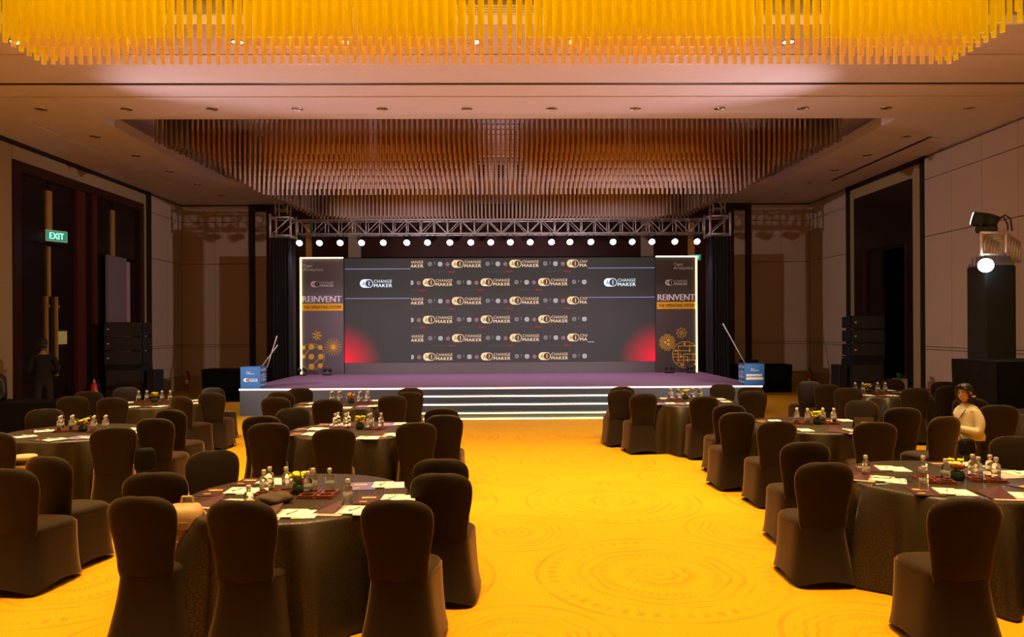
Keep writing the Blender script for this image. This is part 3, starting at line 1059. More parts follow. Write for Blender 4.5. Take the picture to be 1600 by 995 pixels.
def banner(left):
    x0, x1 = (-5.93, -4.68) if left else (4.59, 5.80)
    z0, z1 = 0.0, 4.08 - SZ
    t = thing('banner_panel', 'grey printed banner panel left of the screen with starburst motif' if left else 'brown printed banner panel right of the screen with circuit motif', 'banner', (0, SCY - .06, SZ))
    MB().box(x0, x1, 0, .12, z0, z1).build('board', STAND if left else STANDB, t)
    sx = x0 if left else x1
    MB().box(sx - .02, sx + .02, -.03, 0, z0, z1).build('led_strip', STRIPY, t)
    MB().box(x0, x1, -.03, 0, z1 - .03, z1).build('led_strip', STRIP, t)
    d = -SZ
    y = -.004
    ox = 0.0 if left else 0.0
    a, b = (-5.87, -5.28) if left else (5.12, 5.70)
    m = MB()
    v, f = text_mesh('Tiger', a, a + .30, 3.77 + d, 3.88 + d, y)
    m.add(v, f)
    v, f = text_mesh('Analytics', a, b, 3.655 + d, 3.77 + d, y)
    m.add(v, f)
    m.build('lettering', PRINTW, t)
    m = MB()
    a, b = (-5.64, -4.97) if left else (4.87, 5.53)
    logo_bm(m, a, 3.29 + d, b - a, (0, 1, 0))
    m.build('logo', [PRINTW, PRINTD], t)
    a, b = (-5.88, -4.74) if left else (4.65, 5.75)
    v, f = text_mesh('REINVENT', a, b, 2.76 + d, 2.94 + d, y, bold=0.02)
    MB().add(v, f).build('lettering', PRINTW, t)
    MB().prect(x0 + .03, x1 - .01, 2.505 + d, 2.715 + d, y).build('orange_bar', OBAR, t)
    v, f = text_mesh('THE OPERATING SYSTEM', a + .02, b - .01, 2.565 + d, 2.655 + d, y - .004, bold=0.01)
    MB().add(v, f).build('lettering', PRINTD, t)
    if left:
        m = MB()
        cx, cz, R = -5.62, 1.15 + d, .39
        m.pring(cx, cz, R - .012, R, y, 30, -2.45, 2.45)
        for (dx, dz) in ((-.01, .29), (-.01, 0), (.27, 0), (-.01, -.29)):
            m.pdisc(cx + dx, cz + dz, .085, y - .001)
        for (dx, dz, r) in ((.25, .27, .075), (.25, -.27, .075), (-.24, .27, .06), (-.24, 0, .06)):
            m.pdisc(cx + dx, cz + dz, r, y - .001, 12)
        m.pline(cx - .24, cz, cx - .01, cz + .29, .022, y).pline(cx - .01, cz - .29, cx + .27, cz, .022, y).pline(cx, cz + .29, cx + .25, cz + .27, .018, y)
        m.build('circle_motif', PRINTG, t)
        m = MB()
        cx, cz = -5.46, 1.77 + d
        for q in range(13):
            rr = 0 if q == 0 else (.075 if q < 6 else .125)
            an = q * 2 * PI / (5 if q < 6 else 7)
            m.pdisc(cx + rr * math.cos(an), cz + rr * math.sin(an), .032 if q < 6 else .024, y, 6)
        m.build('dotted_motif', PRINTG, t)
        m = MB()
        cx, cz = -4.985, 1.43 + d
        m.pdisc(cx, cz, .07, y)
        for q in range(18):
            an = 2 * PI * q / 18
            m.pline(cx + .06 * math.cos(an), cz + .06 * math.sin(an), cx + .265 * math.cos(an), cz + .265 * math.sin(an), .014, y - .0005)
        m.build('starburst_motif', PRINTG, t)
    else:
        m = MB()
        cx, cz = 4.925, 1.51 + d
        for i in range(-4, 5):
            for k in range(-4, 5):
                hx, hz = cx + (i + .5 * (k % 2)) * .062, cz + k * .054
                if math.hypot(hx - cx, hz - cz) < .235:
                    m.pring(hx, hz, .022, .032, y, 6)
        for dx, dz in ((-.06, 0), (.035, .06), (.035, -.06)):
            m.pdisc(cx + dx, cz + dz, .042, y - .001, 12)
        m.build('honeycomb_motif', PRINTG, t)
        m = MB()
        cx, cz = 5.35, 1.79 + d
        m.pring(cx, cz, .052, .066, y, 20).pring(cx, cz, .02, .032, y, 12)
        pr = None
        for q in range(33):
            an = 2 * PI * q / 32
            r = .155 if (q // 2) % 2 == 0 else .105
            p = (cx + r * math.cos(an), cz + r * math.sin(an))
            if pr:
                m.pline(*pr, *p, .013, y)
            pr = p
        m.build('gear_motif', PRINTG, t)
        m = MB()
        cx, cz, R = 5.47, 1.14 + d, .40
        m.pring(cx, cz, R - .016, R, y, 40, .62, 2 * PI - .62)
        segs = [(-.22, .26, .30, .26), (-.30, .12, .12, .12), (-.22, .26, -.22, -.16), (.12, .12, .12, .33), (-.06, -.35, -.06, .02), (-.06, .02, .31, .02), (-.38, -.06, .06, -.06), (.06, -.06, .06, -.22), (-.22, -.16, .31, -.16), (-.30, -.24, -.12, -.24), (-.12, -.24, -.12, -.34), (-.38, .02, -.14, .02), (-.14, .02, -.14, -.06), (.22, -.16, .22, .02), (-.03, .26, -.03, .36), (.30, -.30, .30, -.16)]
        for s_ in segs:
            m.pline(cx + s_[0], cz + s_[1], cx + s_[2], cz + s_[3], .02, y)
        for px, pz in ((-.30, .12), (.12, .12), (-.22, -.16), (.06, -.16), (-.14, -.06), (-.03, .33), (-.12, -.30)):
            m.pdisc(cx + px, cz + pz, .034, y - .001, 10)
        m.build('circuit_motif', PRINTG, t)
    return t


banner(True)
banner(False)

# ------------------------------------------------------------------ truss with par cans
TY = 21.3
tr = thing('box_truss', 'long aluminium box truss above the stage on two black clad towers', 'truss', (0, TY, 4.68))
TX, TH, TD = 5.80, 0.40, 0.40
for yy in (-TD / 2, TD / 2):
    for zz in (0, TH):
        MB().tube((-TX, yy, zz), (TX, yy, zz), .025, n=8).build('chord', ALU, tr, True)
nb = 30
bw = 2 * TX / nb
vert = MB().tube((0, 0, 0), (0, 0, TH), .016, n=6).mesh('upright', ALU, True)
diag = MB().tube((0, 0, 0), (bw, 0, TH), .012, n=6).mesh('diagonal', ALU, True)
diag2 = MB().tube((bw, 0, 0), (0, 0, TH), .012, n=6).mesh('diagonal', ALU, True)
cross = MB().tube((0, -TD / 2, 0), (0, TD / 2, 0), .014, n=6).mesh('cross_bar', ALU, True)


def kid(name, me, parent, loc, rz=0):
    o = bpy.data.objects.new(name, me)
    COL.objects.link(o)
    o.parent = parent
    o.location = loc
    o.rotation_euler = (0, 0, rz)
    return o


for i in range(nb + 1):
    x = -TX + i * bw
    for yy in (-TD / 2, TD / 2):
        kid('upright', vert, tr, (x, yy, 0))
        if i < nb:
            kid('diagonal', diag if i % 2 else diag2, tr, (x, yy, 0))
    for zz in (0, TH):
        kid('cross_bar', cross, tr, (x, 0, zz))
for s in (-1, 1):
    cx = s * 6.28
    m = MB()
    a = .29
    for dx in (-a, a):
        for dy in (-a, a):
            m.tube((cx + dx, dy, -.11), (cx + dx, dy, .56), .035, n=8)
        for zz in (-.05, .47):
            m.tube((cx + dx, -a, zz), (cx + dx, a, zz), .03, n=8)
    for dy in (-a, a):
        for zz in (-.05, .47):
            m.tube((cx - a, dy, zz), (cx + a, dy, zz), .03, n=8)
        m.tube((cx - a, dy, -.05), (cx + a, dy, .47), .018, n=6)
    m.build('corner_block', ALU, tr, True)
    m = MB()
    for dx in (-.17, .17):
        for dy in (-.17, .17):
            m.tube((cx + dx, dy, .56), (cx + dx, dy, 1.05), .022, n=8)
    for zz in (.70, 1.02):
        for dy in (-.17, .17):
            m.tube((cx - .17, dy, zz), (cx + .17, dy, zz), .016, n=6)
    m.tube((cx - .17, -.17, 1.02), (cx + .17, -.17, .70), .014, n=6)
    m.build('tower_head', ALU, tr, True)
    m = MB()
    n = 48
    rings = []
    for zz in (-.12, -1.5, -3.0, -4.68):
        ring = []
        for i in range(n):
            t_ = 2 * PI * i / n
            c_, s_ = math.cos(t_), math.sin(t_)
            q = 0.275 + 0.008 * math.sin(i * 3.1) * (1 + abs(zz) * .4)
            k_ = q / max(abs(c_), abs(s_))
            ring.append((cx + c_ * k_, s_ * k_, zz))
        rings.append(ring)
    m.loft(rings)
    m.build('black_leg_cover', BLACKCLOTH, tr)
g = MB().box(-5.45, -5.38, -.22, -.20, 0, .4).build('green_strap', mat('green_strap', (0.02, 0.12, 0.09), 0.7), tr)

LENS = mat('par_lens', (1, 0.8, 1), 0.3, emit=(1.0, 0.72, 1.0), strength=14.0)
LENSB = mat('par_lens_blue', (0.8, 0.8, 1), 0.3, emit=(0.75, 0.70, 1.0), strength=14.0)
can = MB().lathe([(0.045, .20), (0.075, .17), (0.085, .05), (0.098, .0), (0.098, -.02)], 14).mesh('can', BLACK, True)
lens = MB().lathe([(0.088, -.021), (0.086, -.028), (0.04, -.034)], 14).mesh('lens', LENS, True)
lensb = MB().lathe([(0.088, -.021), (0.086, -.028), (0.04, -.034)], 14).mesh('lens', LENSB, True)
yk = MB().path([(-.11, 0, .05), (-.11, 0, .18), (0, 0, .25), (.11, 0, .18), (.11, 0, .05)], .009).tube((0, 0, .25), (0, 0, .33), .012).mesh('yoke', BLACK)
for i, x in enumerate(PAR_X):
    t = thing('par_light', 'glowing round stage light under the truss, %s from the left' % ORD[i], 'stage light', (x, TY - .2, 4.43), 0, 'stage lights under the truss')
    kid('yoke', yk, t, (0, 0, 0))
    c = kid('can', can, t, (0, 0, 0))
    c.rotation_euler = (math.radians(-58), 0, 0)
    l = kid('lens', lensb if i == 0 else lens, c, (0, 0, 0))

# ------------------------------------------------------------------ things around the stage
SKIRT = mat('black_table_skirt', (0.004, 0.0038, 0.0045), 0.9, bump=0.2, bscale=30, spec=0.15)


def skirted(name, label, x0, x1, y0, y1, h):
    t = thing(name, label, 'table', ((x0 + x1) / 2, (y0 + y1) / 2, 0))
    hx, hy = (x1 - x0) / 2, (y1 - y0) / 2
    MB().box(-hx, hx, -hy, hy, h - .03, h).build('tabletop', SKIRT, t)
    rings = []
    n = 96
    for z in (h - .03, h * .5, 0.01):
        ring = []
        for i in range(n):
            a = 2 * PI * i / n
            c_, s_ = math.cos(a), math.sin(a)
            k = 1 / max(abs(c_), abs(s_))
            wv = 1 - .03 * (1 - z / h) - .02 * (1 - z / h) * math.sin(i * 1.57)
            ring.append((c_ * k * hx * wv, s_ * k * hy * wv, z))
        rings.append(ring)
    MB().loft(rings).build('skirt', SKIRT, t)
    return t


skirted('skirted_table', 'black skirted table left of the stage beside the blue cube', -8.20, -6.62, 20.2, 20.95, .88)
skirted('skirted_table', 'black skirted table right of the stage beside the blue cube', 6.62, 8.65, 21.8, 22.5, .83)
skirted('skirted_table', 'big black covered control desk at the right wall behind the seated woman', 7.42, 9.9, 10.95, 12.05, 1.42)
skirted('skirted_table', 'black covered low table by the left wall under the dark doors', -9.9, -7.9, 12.8, 13.6, .72)

sp = thing('speaker_pole', 'black upright pole on a low base at the right skirted table', 'stand', (7.41, 22.0, .83))
MB().box(-.24, .24, -.15, .15, 0, .14).build('base', BLACK, sp)
MB().tube((0, 0, .14), (0, 0, 1.55), .035, n=10).build('pole', BLACK, sp)
MB().box(-.06, .06, -.05, .05, .8, .95).build('clamp', BLACK, sp)
for lbl, p0, p1 in (('bright metal rod leaning against the right black tower behind the blue cube', (7.41, 20.80, .0), (6.32, 20.95, 2.06)),
                    ('bright metal rod leaning at a slant beside the left black tower', (-7.50, 20.98, .0), (-6.36, 20.98, 1.52)),
                    ('thin steep metal rod crossing the slanted rod at left tower', (-6.95, 20.98, .0), (-6.38, 20.98, 1.78))):
    o = MB().tube(p0, p1, .017, n=8).build('metal_rod', mat('pale_rod', (0.8, 0.74, 0.66), 0.4, 0.2), None, True)
    tag(o, lbl, 'rod', 'rods leaning on the towers')

BLUE = mat('cube_blue', (0.012, 0.12, 0.36), 0.45, noise=0.12, nscale=3)
BLUED = mat('cube_blue_side', (0.010, 0.075, 0.22), 0.45)
for s, x in ((-1, -5.96), (1, 5.58)):
    t = thing('display_cube', 'blue printed cube at the %s front corner of the stage' % ('left' if s < 0 else 'right'), 'cube', (x, 16.86, SZ))
    W_ = .45 if s < 0 else .46
    MB().box(0, W_, 0, .44, 0, .49).build('cube', [BLUE], t)
    v, f = text_mesh('Tiger', W_ * .30, W_ * .50, .355, .39, -.003)
    m = MB().add(v, f)
    v, f = text_mesh('Analytics', W_ * .30, W_ * .70, .315, .355, -.003)
    m.add(v, f)
    m.build('lettering', PRINTW, t)
    if s < 0:
        m = MB()
        logo_bm(m, .07, .19, .32, (0, 1, 0))
        m.build('logo', [PRINTW, PRINTD], t)
    else:
        v, f = text_mesh('REINVENT', .05, .41, .20, .255, -.003, bold=0.03)
        MB().add(v, f).build('lettering', PRINTW, t)
        MB().prect(.04, .43, .125, .18, -.003).build('yellow_bar', mat('pale_yellow', (0.80, 0.72, 0.40), 0.5), t)
    xs = W_ + .003 if s < 0 else -.003
    m = MB()
    for i in range(4):
        for k in range(4):
            yy, zz = .06 + i * .10, .07 + k * .115
            hgt = .06 if k % 2 else .045
            wd_ = .03 if (i + k) % 3 else .045
            m.add([(xs, yy - wd_ / 2, zz - hgt / 2), (xs, yy + wd_ / 2, zz - hgt / 2), (xs, yy + wd_ / 2, zz + hgt / 2), (xs, yy - wd_ / 2, zz + hgt / 2)], [(0, 1, 2, 3)])
    m.add([(xs, .215, .01), (xs, .225, .01), (xs, .225, .48), (xs, .215, .48)], [(0, 1, 2, 3)])
    m.add([(xs, .01, .24), (xs, .43, .24), (xs, .43, .25), (xs, .01, .25)], [(0, 1, 2, 3)])
    m.build('icon_pattern', PRINTW, t)

for i, x in enumerate((-5.80, -5.08, 4.90, 5.52)):
    t = thing('floor_light', ('small twin black floor light at the foot of the grey banner, %s' if i < 2 else 'small twin black floor light at the foot of the brown banner, %s') % ('left one', 'right one', 'left one', 'right one')[i], 'stage light', (x, 21.45, SZ), 0, 'floor lights by the banners')
    MB().box(-.12, .12, -.05, .05, 0, .03).build('base', BLACK, t)
    for dx in (-.07, .07):
        c = MB().tube((dx, .05, .13), (dx, -.10, .19), .05, n=10).build('can', mat('dark_can', (0.05, 0.05, 0.055), 0.3, 0.6), t, True)
        MB().tube((dx, -.101, .19), (dx, -.104, .191), .042, n=10).build('lens', mat('cold_lens', (0.05, 0.06, 0.08), 0.1), c)
    MB().path([(-.13, 0, .03), (-.13, 0, .17), (.13, 0, .17), (.13, 0, .03)], .01).build('yoke', BLACK, t)

# speaker stacks
GRILLE = mat('speaker_grille', (0.032, 0.031, 0.035), 0.5, noise=0.5, nscale=220, bump=0.5, bscale=400)
BADGE = mat('badge_silver', (0.7, 0.7, 0.72), 0.3, 0.5)
for side, x, y, ztop, zb, wd_ in (('left', -9.50, 18.6, 2.17, 1.08, .96), ('right', 9.52, 19.0, 2.24, 1.17, .90)):
    hh = (ztop - zb) / 3
    s = -1 if side == 'left' else 1
    for k in range(3):
        t = thing('line_array_speaker', '%s black line array speaker cabinet in the %s stack' % (('lowest', 'middle', 'topmost')[k], side), 'speaker', (x, y, zb + k * hh), 0, 'line array speakers')
        m = MB()
        w2 = wd_ / 2
        m.add([(-w2, 0, .005), (w2, 0, .005), (w2, .5, .04), (-w2, .5, .04), (-w2, 0, hh - .005), (w2, 0, hh - .005), (w2, .5, hh - .04), (-w2, .5, hh - .04)], [(0, 3, 2, 1), (4, 5, 6, 7), (0, 1, 5, 4), (2, 3, 7, 6), (0, 4, 7, 3), (1, 2, 6, 5)])
        m.build('cabinet', BLACK, t)
        MB().box(-w2 + .02, w2 - .02, -.02, 0, .02, hh - .02).build('grille', GRILLE, t, bevel=.008)
        MB().box(-w2 + .09, -w2 + .14, -.028, -.02, hh * .5 - .02, hh * .5 + .02).build('badge', BADGE, t)
        MB().box(s * -w2 - .035, s * -w2 + .035, .0, .35, .03, hh - .03).build('rigging_bar', BLACK, t, bevel=.02)
    t = thing('subwoofer', 'large black subwoofer under the %s line array stack' % side, 'speaker', (x, y, 0), 0)
    MB().box(-wd_ / 2 + .02, wd_ / 2 - .02, 0, .6, 0, zb - .10).build('cabinet', BLACK, t, bevel=.01)
    for z0 in (.04, .52):
        MB().box(-wd_ / 2 + .06, wd_ / 2 - .06, -.02, 0, z0, z0 + .44).build('grille', GRILLE, t, bevel=.006)
    t = thing('speaker_plinth', 'flat black frame between %s subwoofer and line array' % side, 'frame', (x, y, zb - .10), 0)
    MB().box(-wd_ / 2, wd_ / 2, -.02, .55, 0, .03).box(-wd_ / 2, wd_ / 2, -.02, .55, .07, .10).box(-wd_ / 2 + .02, wd_ / 2 - .02, 0, .5, .03, .07).build('frame', BLACK, t)
    o = MB().box(x + s * -.0 + (wd_ / 2 + .04 if side == 'left' else -wd_ / 2 - .26), x + (wd_ / 2 + .26 if side == 'left' else -wd_ / 2 - .04), y + .1, y + .6, 0, .95).build('amplifier_case', mat('case_black', (0.016, 0.014, 0.018), 0.5), None, bevel=.015)
    tag(o, 'slim upright black case standing against the %s subwoofer' % side, 'case')


def extinguisher(loc, h, label, stand=False, pale=False):
    t = thing('fire_extinguisher', label, 'fire extinguisher', loc, 0, 'fire extinguishers')
    r = h * .092
    MB().lathe([(r * .9, 0), (r, .02), (r, h * .66), (r * .75, h * .76), (r * .35, h * .80)], 16).build('cylinder', REDP, t, True)
    MB().tube((0, 0, h * .80), (0, 0, h * .88), r * .3, n=10).build('valve', GOLD, t)
    MB().box(-r * .25, r * 1.1, -.012, .012, h * .88, h * .91).box(-r * .25, r * 1.0, -.012, .012, h * .95, h * .98).build('handle', BLACK, t)
    MB().path([(0, -.01, h * .86), (r * 1.3, -.01, h * .84), (r * 1.75, -.01, h * .6), (r * 1.6, -.01, h * .3)], .014).build('hose', BLACK, t)
    MB().lathe([(r * 1.012, h * .2), (r * 1.012, h * (.58 if pale else .45))], 16).build('label_band', mat('extinguisher_label', (0.66, 0.55, 0.44), 0.6), t, True)
    if stand:
        m = MB()
        for dx in (-r, r):
            m.tube((dx * 1.2, 0, -.12), (dx * .8, 0, .03), .012)
        m.build('stand', BLACK, t)


extinguisher((-9.62, 17.5, 0.02), .90, 'red fire extinguisher with pale label before the dark left doors', pale=True)
extinguisher((-10.05, 23.6, 0.12), .56, 'red fire extinguisher on a stand in the left back corner', True)
extinguisher((9.90, 23.6, 0.02), .60, 'red fire extinguisher in the right back corner')

t = thing('planter', 'brushed metal cylinder planter with small green plant by the open doorway', 'planter', (9.25, 17.0, 0))
MB().lathe([(.165, 0), (.165, .74), (.15, .74), (.15, .68)], 24).build('pot', mat('brushed_steel', (0.5, 0.52, 0.55), 0.35, 1.0), t, True)
m = MB()
for i in range(26):
    a = random.random() * 2 * PI
    r = .02 + random.random() * .10
    h = .74 + random.random() * .12
    p = Vector((r * math.cos(a), r * math.sin(a), h))
    q = p + Vector((math.cos(a) * .06, math.sin(a) * .06, .03))
    sd = Vector((-math.sin(a), math.cos(a), 0)) * .025
    m.add([(r * .3 * math.cos(a), r * .3 * math.sin(a), .68), p + sd, q, p - sd], [(0, 1, 2, 3)])
m.build('foliage', LEAF, t)

# side lighting tower on the right
tw = thing('lighting_tower', 'truss topped lighting tower wrapped in black cloth at the right wall', 'tower', (8.39, 12.5, 0))
MB().box(-.26, .26, -.26, .26, 0, 2.98).build('black_leg_cover', BLACKCLOTH, tw, bevel=.03)
AW = mat('warm_aluminium', (0.70, 0.62, 0.56), 0.45, 0.5)
ax = Vector((1.3, 1.5, 0)).normalized()
sd = Vector((1, 0, 0))
p_base = Vector((-.14, -.28, 3.16))
cor = [p_base + sd * (dx) + Vector((0, 0, dz)) for dx, dz in ((-.21, 0), (.21, 0), (.21, .36), (-.21, .36))]
far_ = [c + ax * 2.0 * (.0 if False else 1.0) for c in cor]
for a, b in zip(cor, far_):
    MB().tube(a, b, .025, n=8).build('chord', AW, tw, True)
for k in range(6):
    q = [c + ax * 2.0 * k / 5 for c in cor]
    m = MB()
    for i in range(4):
        m.tube(q[i], q[(i + 1) % 4], .022 if k == 0 else .017, n=8)
    m.build('truss_frame', AW, tw, True)
    if k < 5:
        q2 = [c + ax * 2.0 * (k + 1) / 5 for c in cor]
        for i, j in ((1, 2), (0, 3)):
            MB().tube(q[i], q2[j], .012, n=6).build('diagonal', AW, tw, True)
MB().box(-.24, .24, -.24, .24, 2.98, 3.03).box(-.20, .20, -.20, .20, 3.03, 3.14).build('top_plate', mat('plate_grey', (0.16, 0.15, 0.17), 0.5, 0.4), tw)
t = thing('moving_head_light', 'black moving head light on top of the right lighting tower', 'stage light', (8.25, 12.4, 3.55), -0.62)
MB().box(-.16, .16, -.14, .14, 0, .09).build('base', BLACK, t, bevel=.02)
for dx in (-.13, .13):
    MB().box(dx * .6 - .025, dx * .6 + .025, -.14 if dx < 0 else .10, -.10 if dx < 0 else .14, .07, .27).build('yoke_arm', BLACK, t, bevel=.01)
hd = MB().tube((.16, 0, .14), (.02, 0, .19), .11, .13, n=16).tube((.02, 0, .19), (-.20, 0, .25), .13, .12, n=16).build('head', BLACK, t, True)
MB().tube((-.201, 0, .2505), (-.215, 0, .254), .105, n=16).build('lens', mat('cool_lens', (0.7, 0.8, 1), 0.2, emit=(0.75, 0.85, 1.0), strength=3.0), hd)
MB().path([(.18, .05, .2), (.26, .05, .28), (.34, .05, .2), (.36, .05, .0)], .012).path([(.15, -.06, .2), (.24, -.06, .24), (.30, -.06, .1), (.30, -.06, .0)], .012).build('cable', BLACK, t)
t = thing('spotlight', 'dazzling blue white spotlight hanging under the right tower truss', 'stage light', (8.10, 12.15, 2.97))
MB().tube((.10, .28, .08), (-.02, .02, 0), .07, .11, n=16).build('housing', BLACK, t, True)
MB().tube((-.021, .018, -.001), (-.03, .0, -.004), .115, n=20).build('lens', mat('blue_white_lens', (0.8, 0.9, 1), 0.2, emit=(0.72, 0.86, 1.0), strength=40.0), t)
MB().path([(-.16, .1, .0), (-.14, .12, .14), (.0, .15, .2), (.16, .15, .14), (.17, .12, .0)], .012).build('yoke', CHROME, t)

# ------------------------------------------------------------------ banquet chairs


def rrect(hx0, hx1, y0, y1, z, n=32, p=4.0, zf=None):
    """rounded trapezoid ring: half width hx0 at y0, hx1 at y1"""
    out = []
    for i in range(n):
        a = 2 * PI * i / n
        c_, s_ = math.cos(a), math.sin(a)
        k = (abs(c_) ** p + abs(s_) ** p) ** (-1 / p)
        u, v = c_ * k, s_ * k
        yy = (y0 + y1) / 2 + v * (y1 - y0) / 2
        hw = hx0 + (hx1 - hx0) * (v + 1) / 2
        zz = z if zf is None else z + zf(u, v)
        out.append((u * hw, yy, zz))
    return out


def make_chair():
    t = thing('banquet_chair', 'x', 'chair')
    rings = []
    for z, hw, th in ((.40, .165, .018), (.47, .181, .032), (.55, .186, .036), (.64, .200, .037), (.73, .217, .037), (.80, .224, .037), (.845, .222, .036), (.878, .210, .034), (.904, .188, .031), (.924, .155, .026), (.937, .115, .020), (.942, .065, .012)):
        yc = .055 - .055 * (z - .45) / .48 + .012 * math.sin((z - .45) * 6)
        ring = []
        n = 24
        for i in range(n):
            a = 2 * PI * i / n
            c_, s_ = math.cos(a), math.sin(a)
            k = (abs(c_) ** 3.2 + abs(s_) ** 3.2) ** (-1 / 3.2)
            # hollowed towards the sitter
            ring.append((c_ * k * hw, yc + s_ * k * th + .018 * (abs(c_ * k) ** 2 - .5), z))
        rings.append(ring)
    MB().loft(rings).build('backrest', CHAIRF, t, True)
    rings = [rrect(.180, .212, .03, .50, .455), rrect(.190, .222, .025, .515, .445), rrect(.196, .225, .02, .52, .42)]
    rings = [rrect(.10, .12, .15, .40, .490), rrect(.155, .18, .07, .47, .484), rrect(.178, .208, .035, .50, .468), rrect(.186, .216, .025, .513, .448), rrect(.186, .214, .025, .513, .425)]
    MB().loft(rings[::-1]).build('seat', CHAIRF, t, True)
    rings = []

    def arch(amp):
        return lambda u, v: amp * max(0.0, 1 - max(0.0, (min(abs(u), abs(v)) / max(abs(u), abs(v), 1e-6))) ** 1.5 * 1.0)
    for z, a0, a1, y0, y1, am in ((.45, .184, .214, .022, .512, 0), (.40, .187, .216, .016, .514, 0), (.30, .200, .220, .005, .512, 0), (.20, .217, .226, -.015, .514, 0), (.10, .236, .236, -.04, .520, .01), (.015, .256, .250, -.062, .532, .045)):
        rings.append(rrect(a0, a1, y0, y1, z, 40, 5.0, arch(am) if am else None))
    MB().loft(rings[::-1], cap0=False, cap1=False).build('skirt', CHAIRF, t, True)
    for sx in (-1, 1):
        for yy in (.035, .435):
            MB().tube((sx * .185, yy, 0), (sx * .185, yy, .12), .013, n=6).build('leg', LEGM, t)
    return t


CH = [
    (-6.15, 8.70, 45, 'left of the outer left table, cut off by the picture edge'),
    (-5.16, 7.52, 4, 'before the outer left table with a striped bag on its seat'),
    (-6.0, 9.75, 160, 'behind the outer left table, facing the viewer'),
    (-6.70, 11.57, -20, 'left of the back left table, before the standing man'),
    (-6.98, 12.51, -15, 'left of the back left table, hidden behind two nearer chairs'),
    (-5.95, 11.31, -12, 'before the back left table, beside its water bottles'),
    (-6.76, 13.35, 165, 'behind the back left table in front of the subwoofer'),
    (-4.10, 7.82, -26, 'right front of the outer left table, black bag beside it'),
    (-4.04, 8.60, 2, 'right of the outer left table, nearest of two in a row'),
    (-4.29, 9.55, 10, 'right of the outer left table, rear of two in a row'),
    (-5.00, 11.49, 22, 'right front of the back left table, turned slightly'),
    (-4.76, 12.10, 2, 'right of the back left table, front one of a pair'),
    (-5.12, 13.08, 10, 'right of the back left table, rear one of a pair'),
    (-3.68, 5.53, 8, 'near the left edge, darkest big chair of the front left pair'),
    (-3.72, 6.05, 14, 'near the left edge, rear chair of the front left pair'),
    (-2.51, 5.34, -10, 'left of the front left table, behind the chair with a tan backpack'),
    (-2.47, 6.28, 140, 'behind the front left table, facing the viewer'),
    (-2.24, 4.57, 6, 'front left, carrying a tan backpack on its seat'),
    (-1.58, 4.44, 8, 'at the near rim of the front left table, left one'),
    (-0.64, 4.42, 5, 'at the near rim of the front left table, right one'),
    (-0.44, 5.22, 4, 'right of the front left table, nearer one at the aisle'),
    (-0.49, 5.80, 0, 'right of the front left table, rear one at the aisle'),
    (-1.74, 7.62, -10, 'at the near rim of the second left table'),
    (-0.94, 8.05, -8, 'right front of the second left table'),
    (-0.69, 8.74, 2, 'right of the second left table, nearer one at the aisle'),
    (-0.78, 9.47, -4, 'right of the second left table, rear one at the aisle'),
    (-2.56, 8.10, -14, 'left front of the second left table'),
    (-2.86, 8.78, -10, 'left of the second left table, partly behind another'),
    (-2.74, 9.66, 150, 'behind the second left table, facing the viewer'),
    (-2.56, 10.82, -12, 'at the near rim of the left stage table'),
    (-3.44, 11.20, 0, 'left front of the left stage table'),
    (-3.64, 12.13, 2, 'left of the left stage table, middle one'),
    (-3.53, 12.89, -8, 'left of the left stage table, rearmost'),
    (-1.69, 11.35, -6, 'right front of the left stage table'),
    (-1.50, 11.97, -4, 'right of the left stage table, middle one'),
    (-1.58, 12.73, -8, 'right of the left stage table, rearmost by the steps'),
    (2.08, 12.70, -4, 'left of the right stage table, rearmost'),
    (1.96, 12.09, -6, 'left of the right stage table, middle one'),
    (2.20, 11.38, -8, 'left front of the right stage table, nearest the aisle'),
    (3.00, 10.87, -3, 'at the near rim of the right stage table'),
    (3.95, 13.12, 205, 'behind the right stage table, facing the viewer'),
    (4.24, 12.47, 10, 'right of the right stage table, middle one'),
    (4.02, 11.74, 12, 'right of the right stage table, nearer one'),
    (3.01, 9.69, -4, 'left of the second right table, rearmost in the aisle row'),
    (2.83, 8.79, -5, 'left of the second right table, middle in the aisle row'),
    (2.99, 7.94, -4, 'left front of the second right table, nearest in the aisle row'),
    (2.70, 6.50, 0, 'left of the front right table, rear one at the aisle'),
    (2.44, 5.52, 0, 'left of the front right table, nearer one with a leg showing'),
    (2.76, 4.33, 0, 'at the near rim of the front right table, largest on that side'),
    (5.74, 13.66, -4, 'left of the back right table, rearmost of three'),
    (5.75, 12.92, 8, 'left of the back right table, middle of three'),
    (5.78, 12.20, 14, 'left of the back right table, nearest of three'),
    (4.98, 10.10, 228, 'behind the second right table, facing the viewer'),
    (5.04, 9.18, 10, 'right of the second right table'),
    (3.99, 7.81, 10, 'at the near rim of the second right table'),
    (7.50, 14.05, 182, 'behind the back right table in front of the planter'),
    (6.82, 12.05, 12, 'right front of the back right table, nearest one'),
    (8.10, 13.36, 15, 'right of the back right table, rear one near the wall'),
    (7.61, 12.44, -5, 'right of the back right table, nearer one with its seat seen'),
    (5.02, 8.25, -15, 'between the second right table and the woman, turned sideways'),
    (6.61, 10.30, 32, 'behind the seated woman'),
    (6.40, 9.39, 20, 'occupied by the seated woman, seen from behind'),
    (4.75, 6.74, 200, 'behind the front right table at the picture edge'),
    (3.86, 4.50, 0, 'right of the front right table, only its seat in view'),
]
ch0 = make_chair()
ch_tree = tree(ch0)
for i, (x, y, th, lb) in enumerate(CH):
    label = 'black-covered chair ' + lb
    if i == 0:
        ch0.location = (x, y, 0)
        ch0.rotation_euler = (0, 0, -math.radians(th))
        ch0['label'] = label
        ch0['group'] = 'black-covered banquet chairs'
    else:
        dup(ch0, ch_tree, (x, y, 0), -math.radians(th), label, 'black-covered banquet chairs')

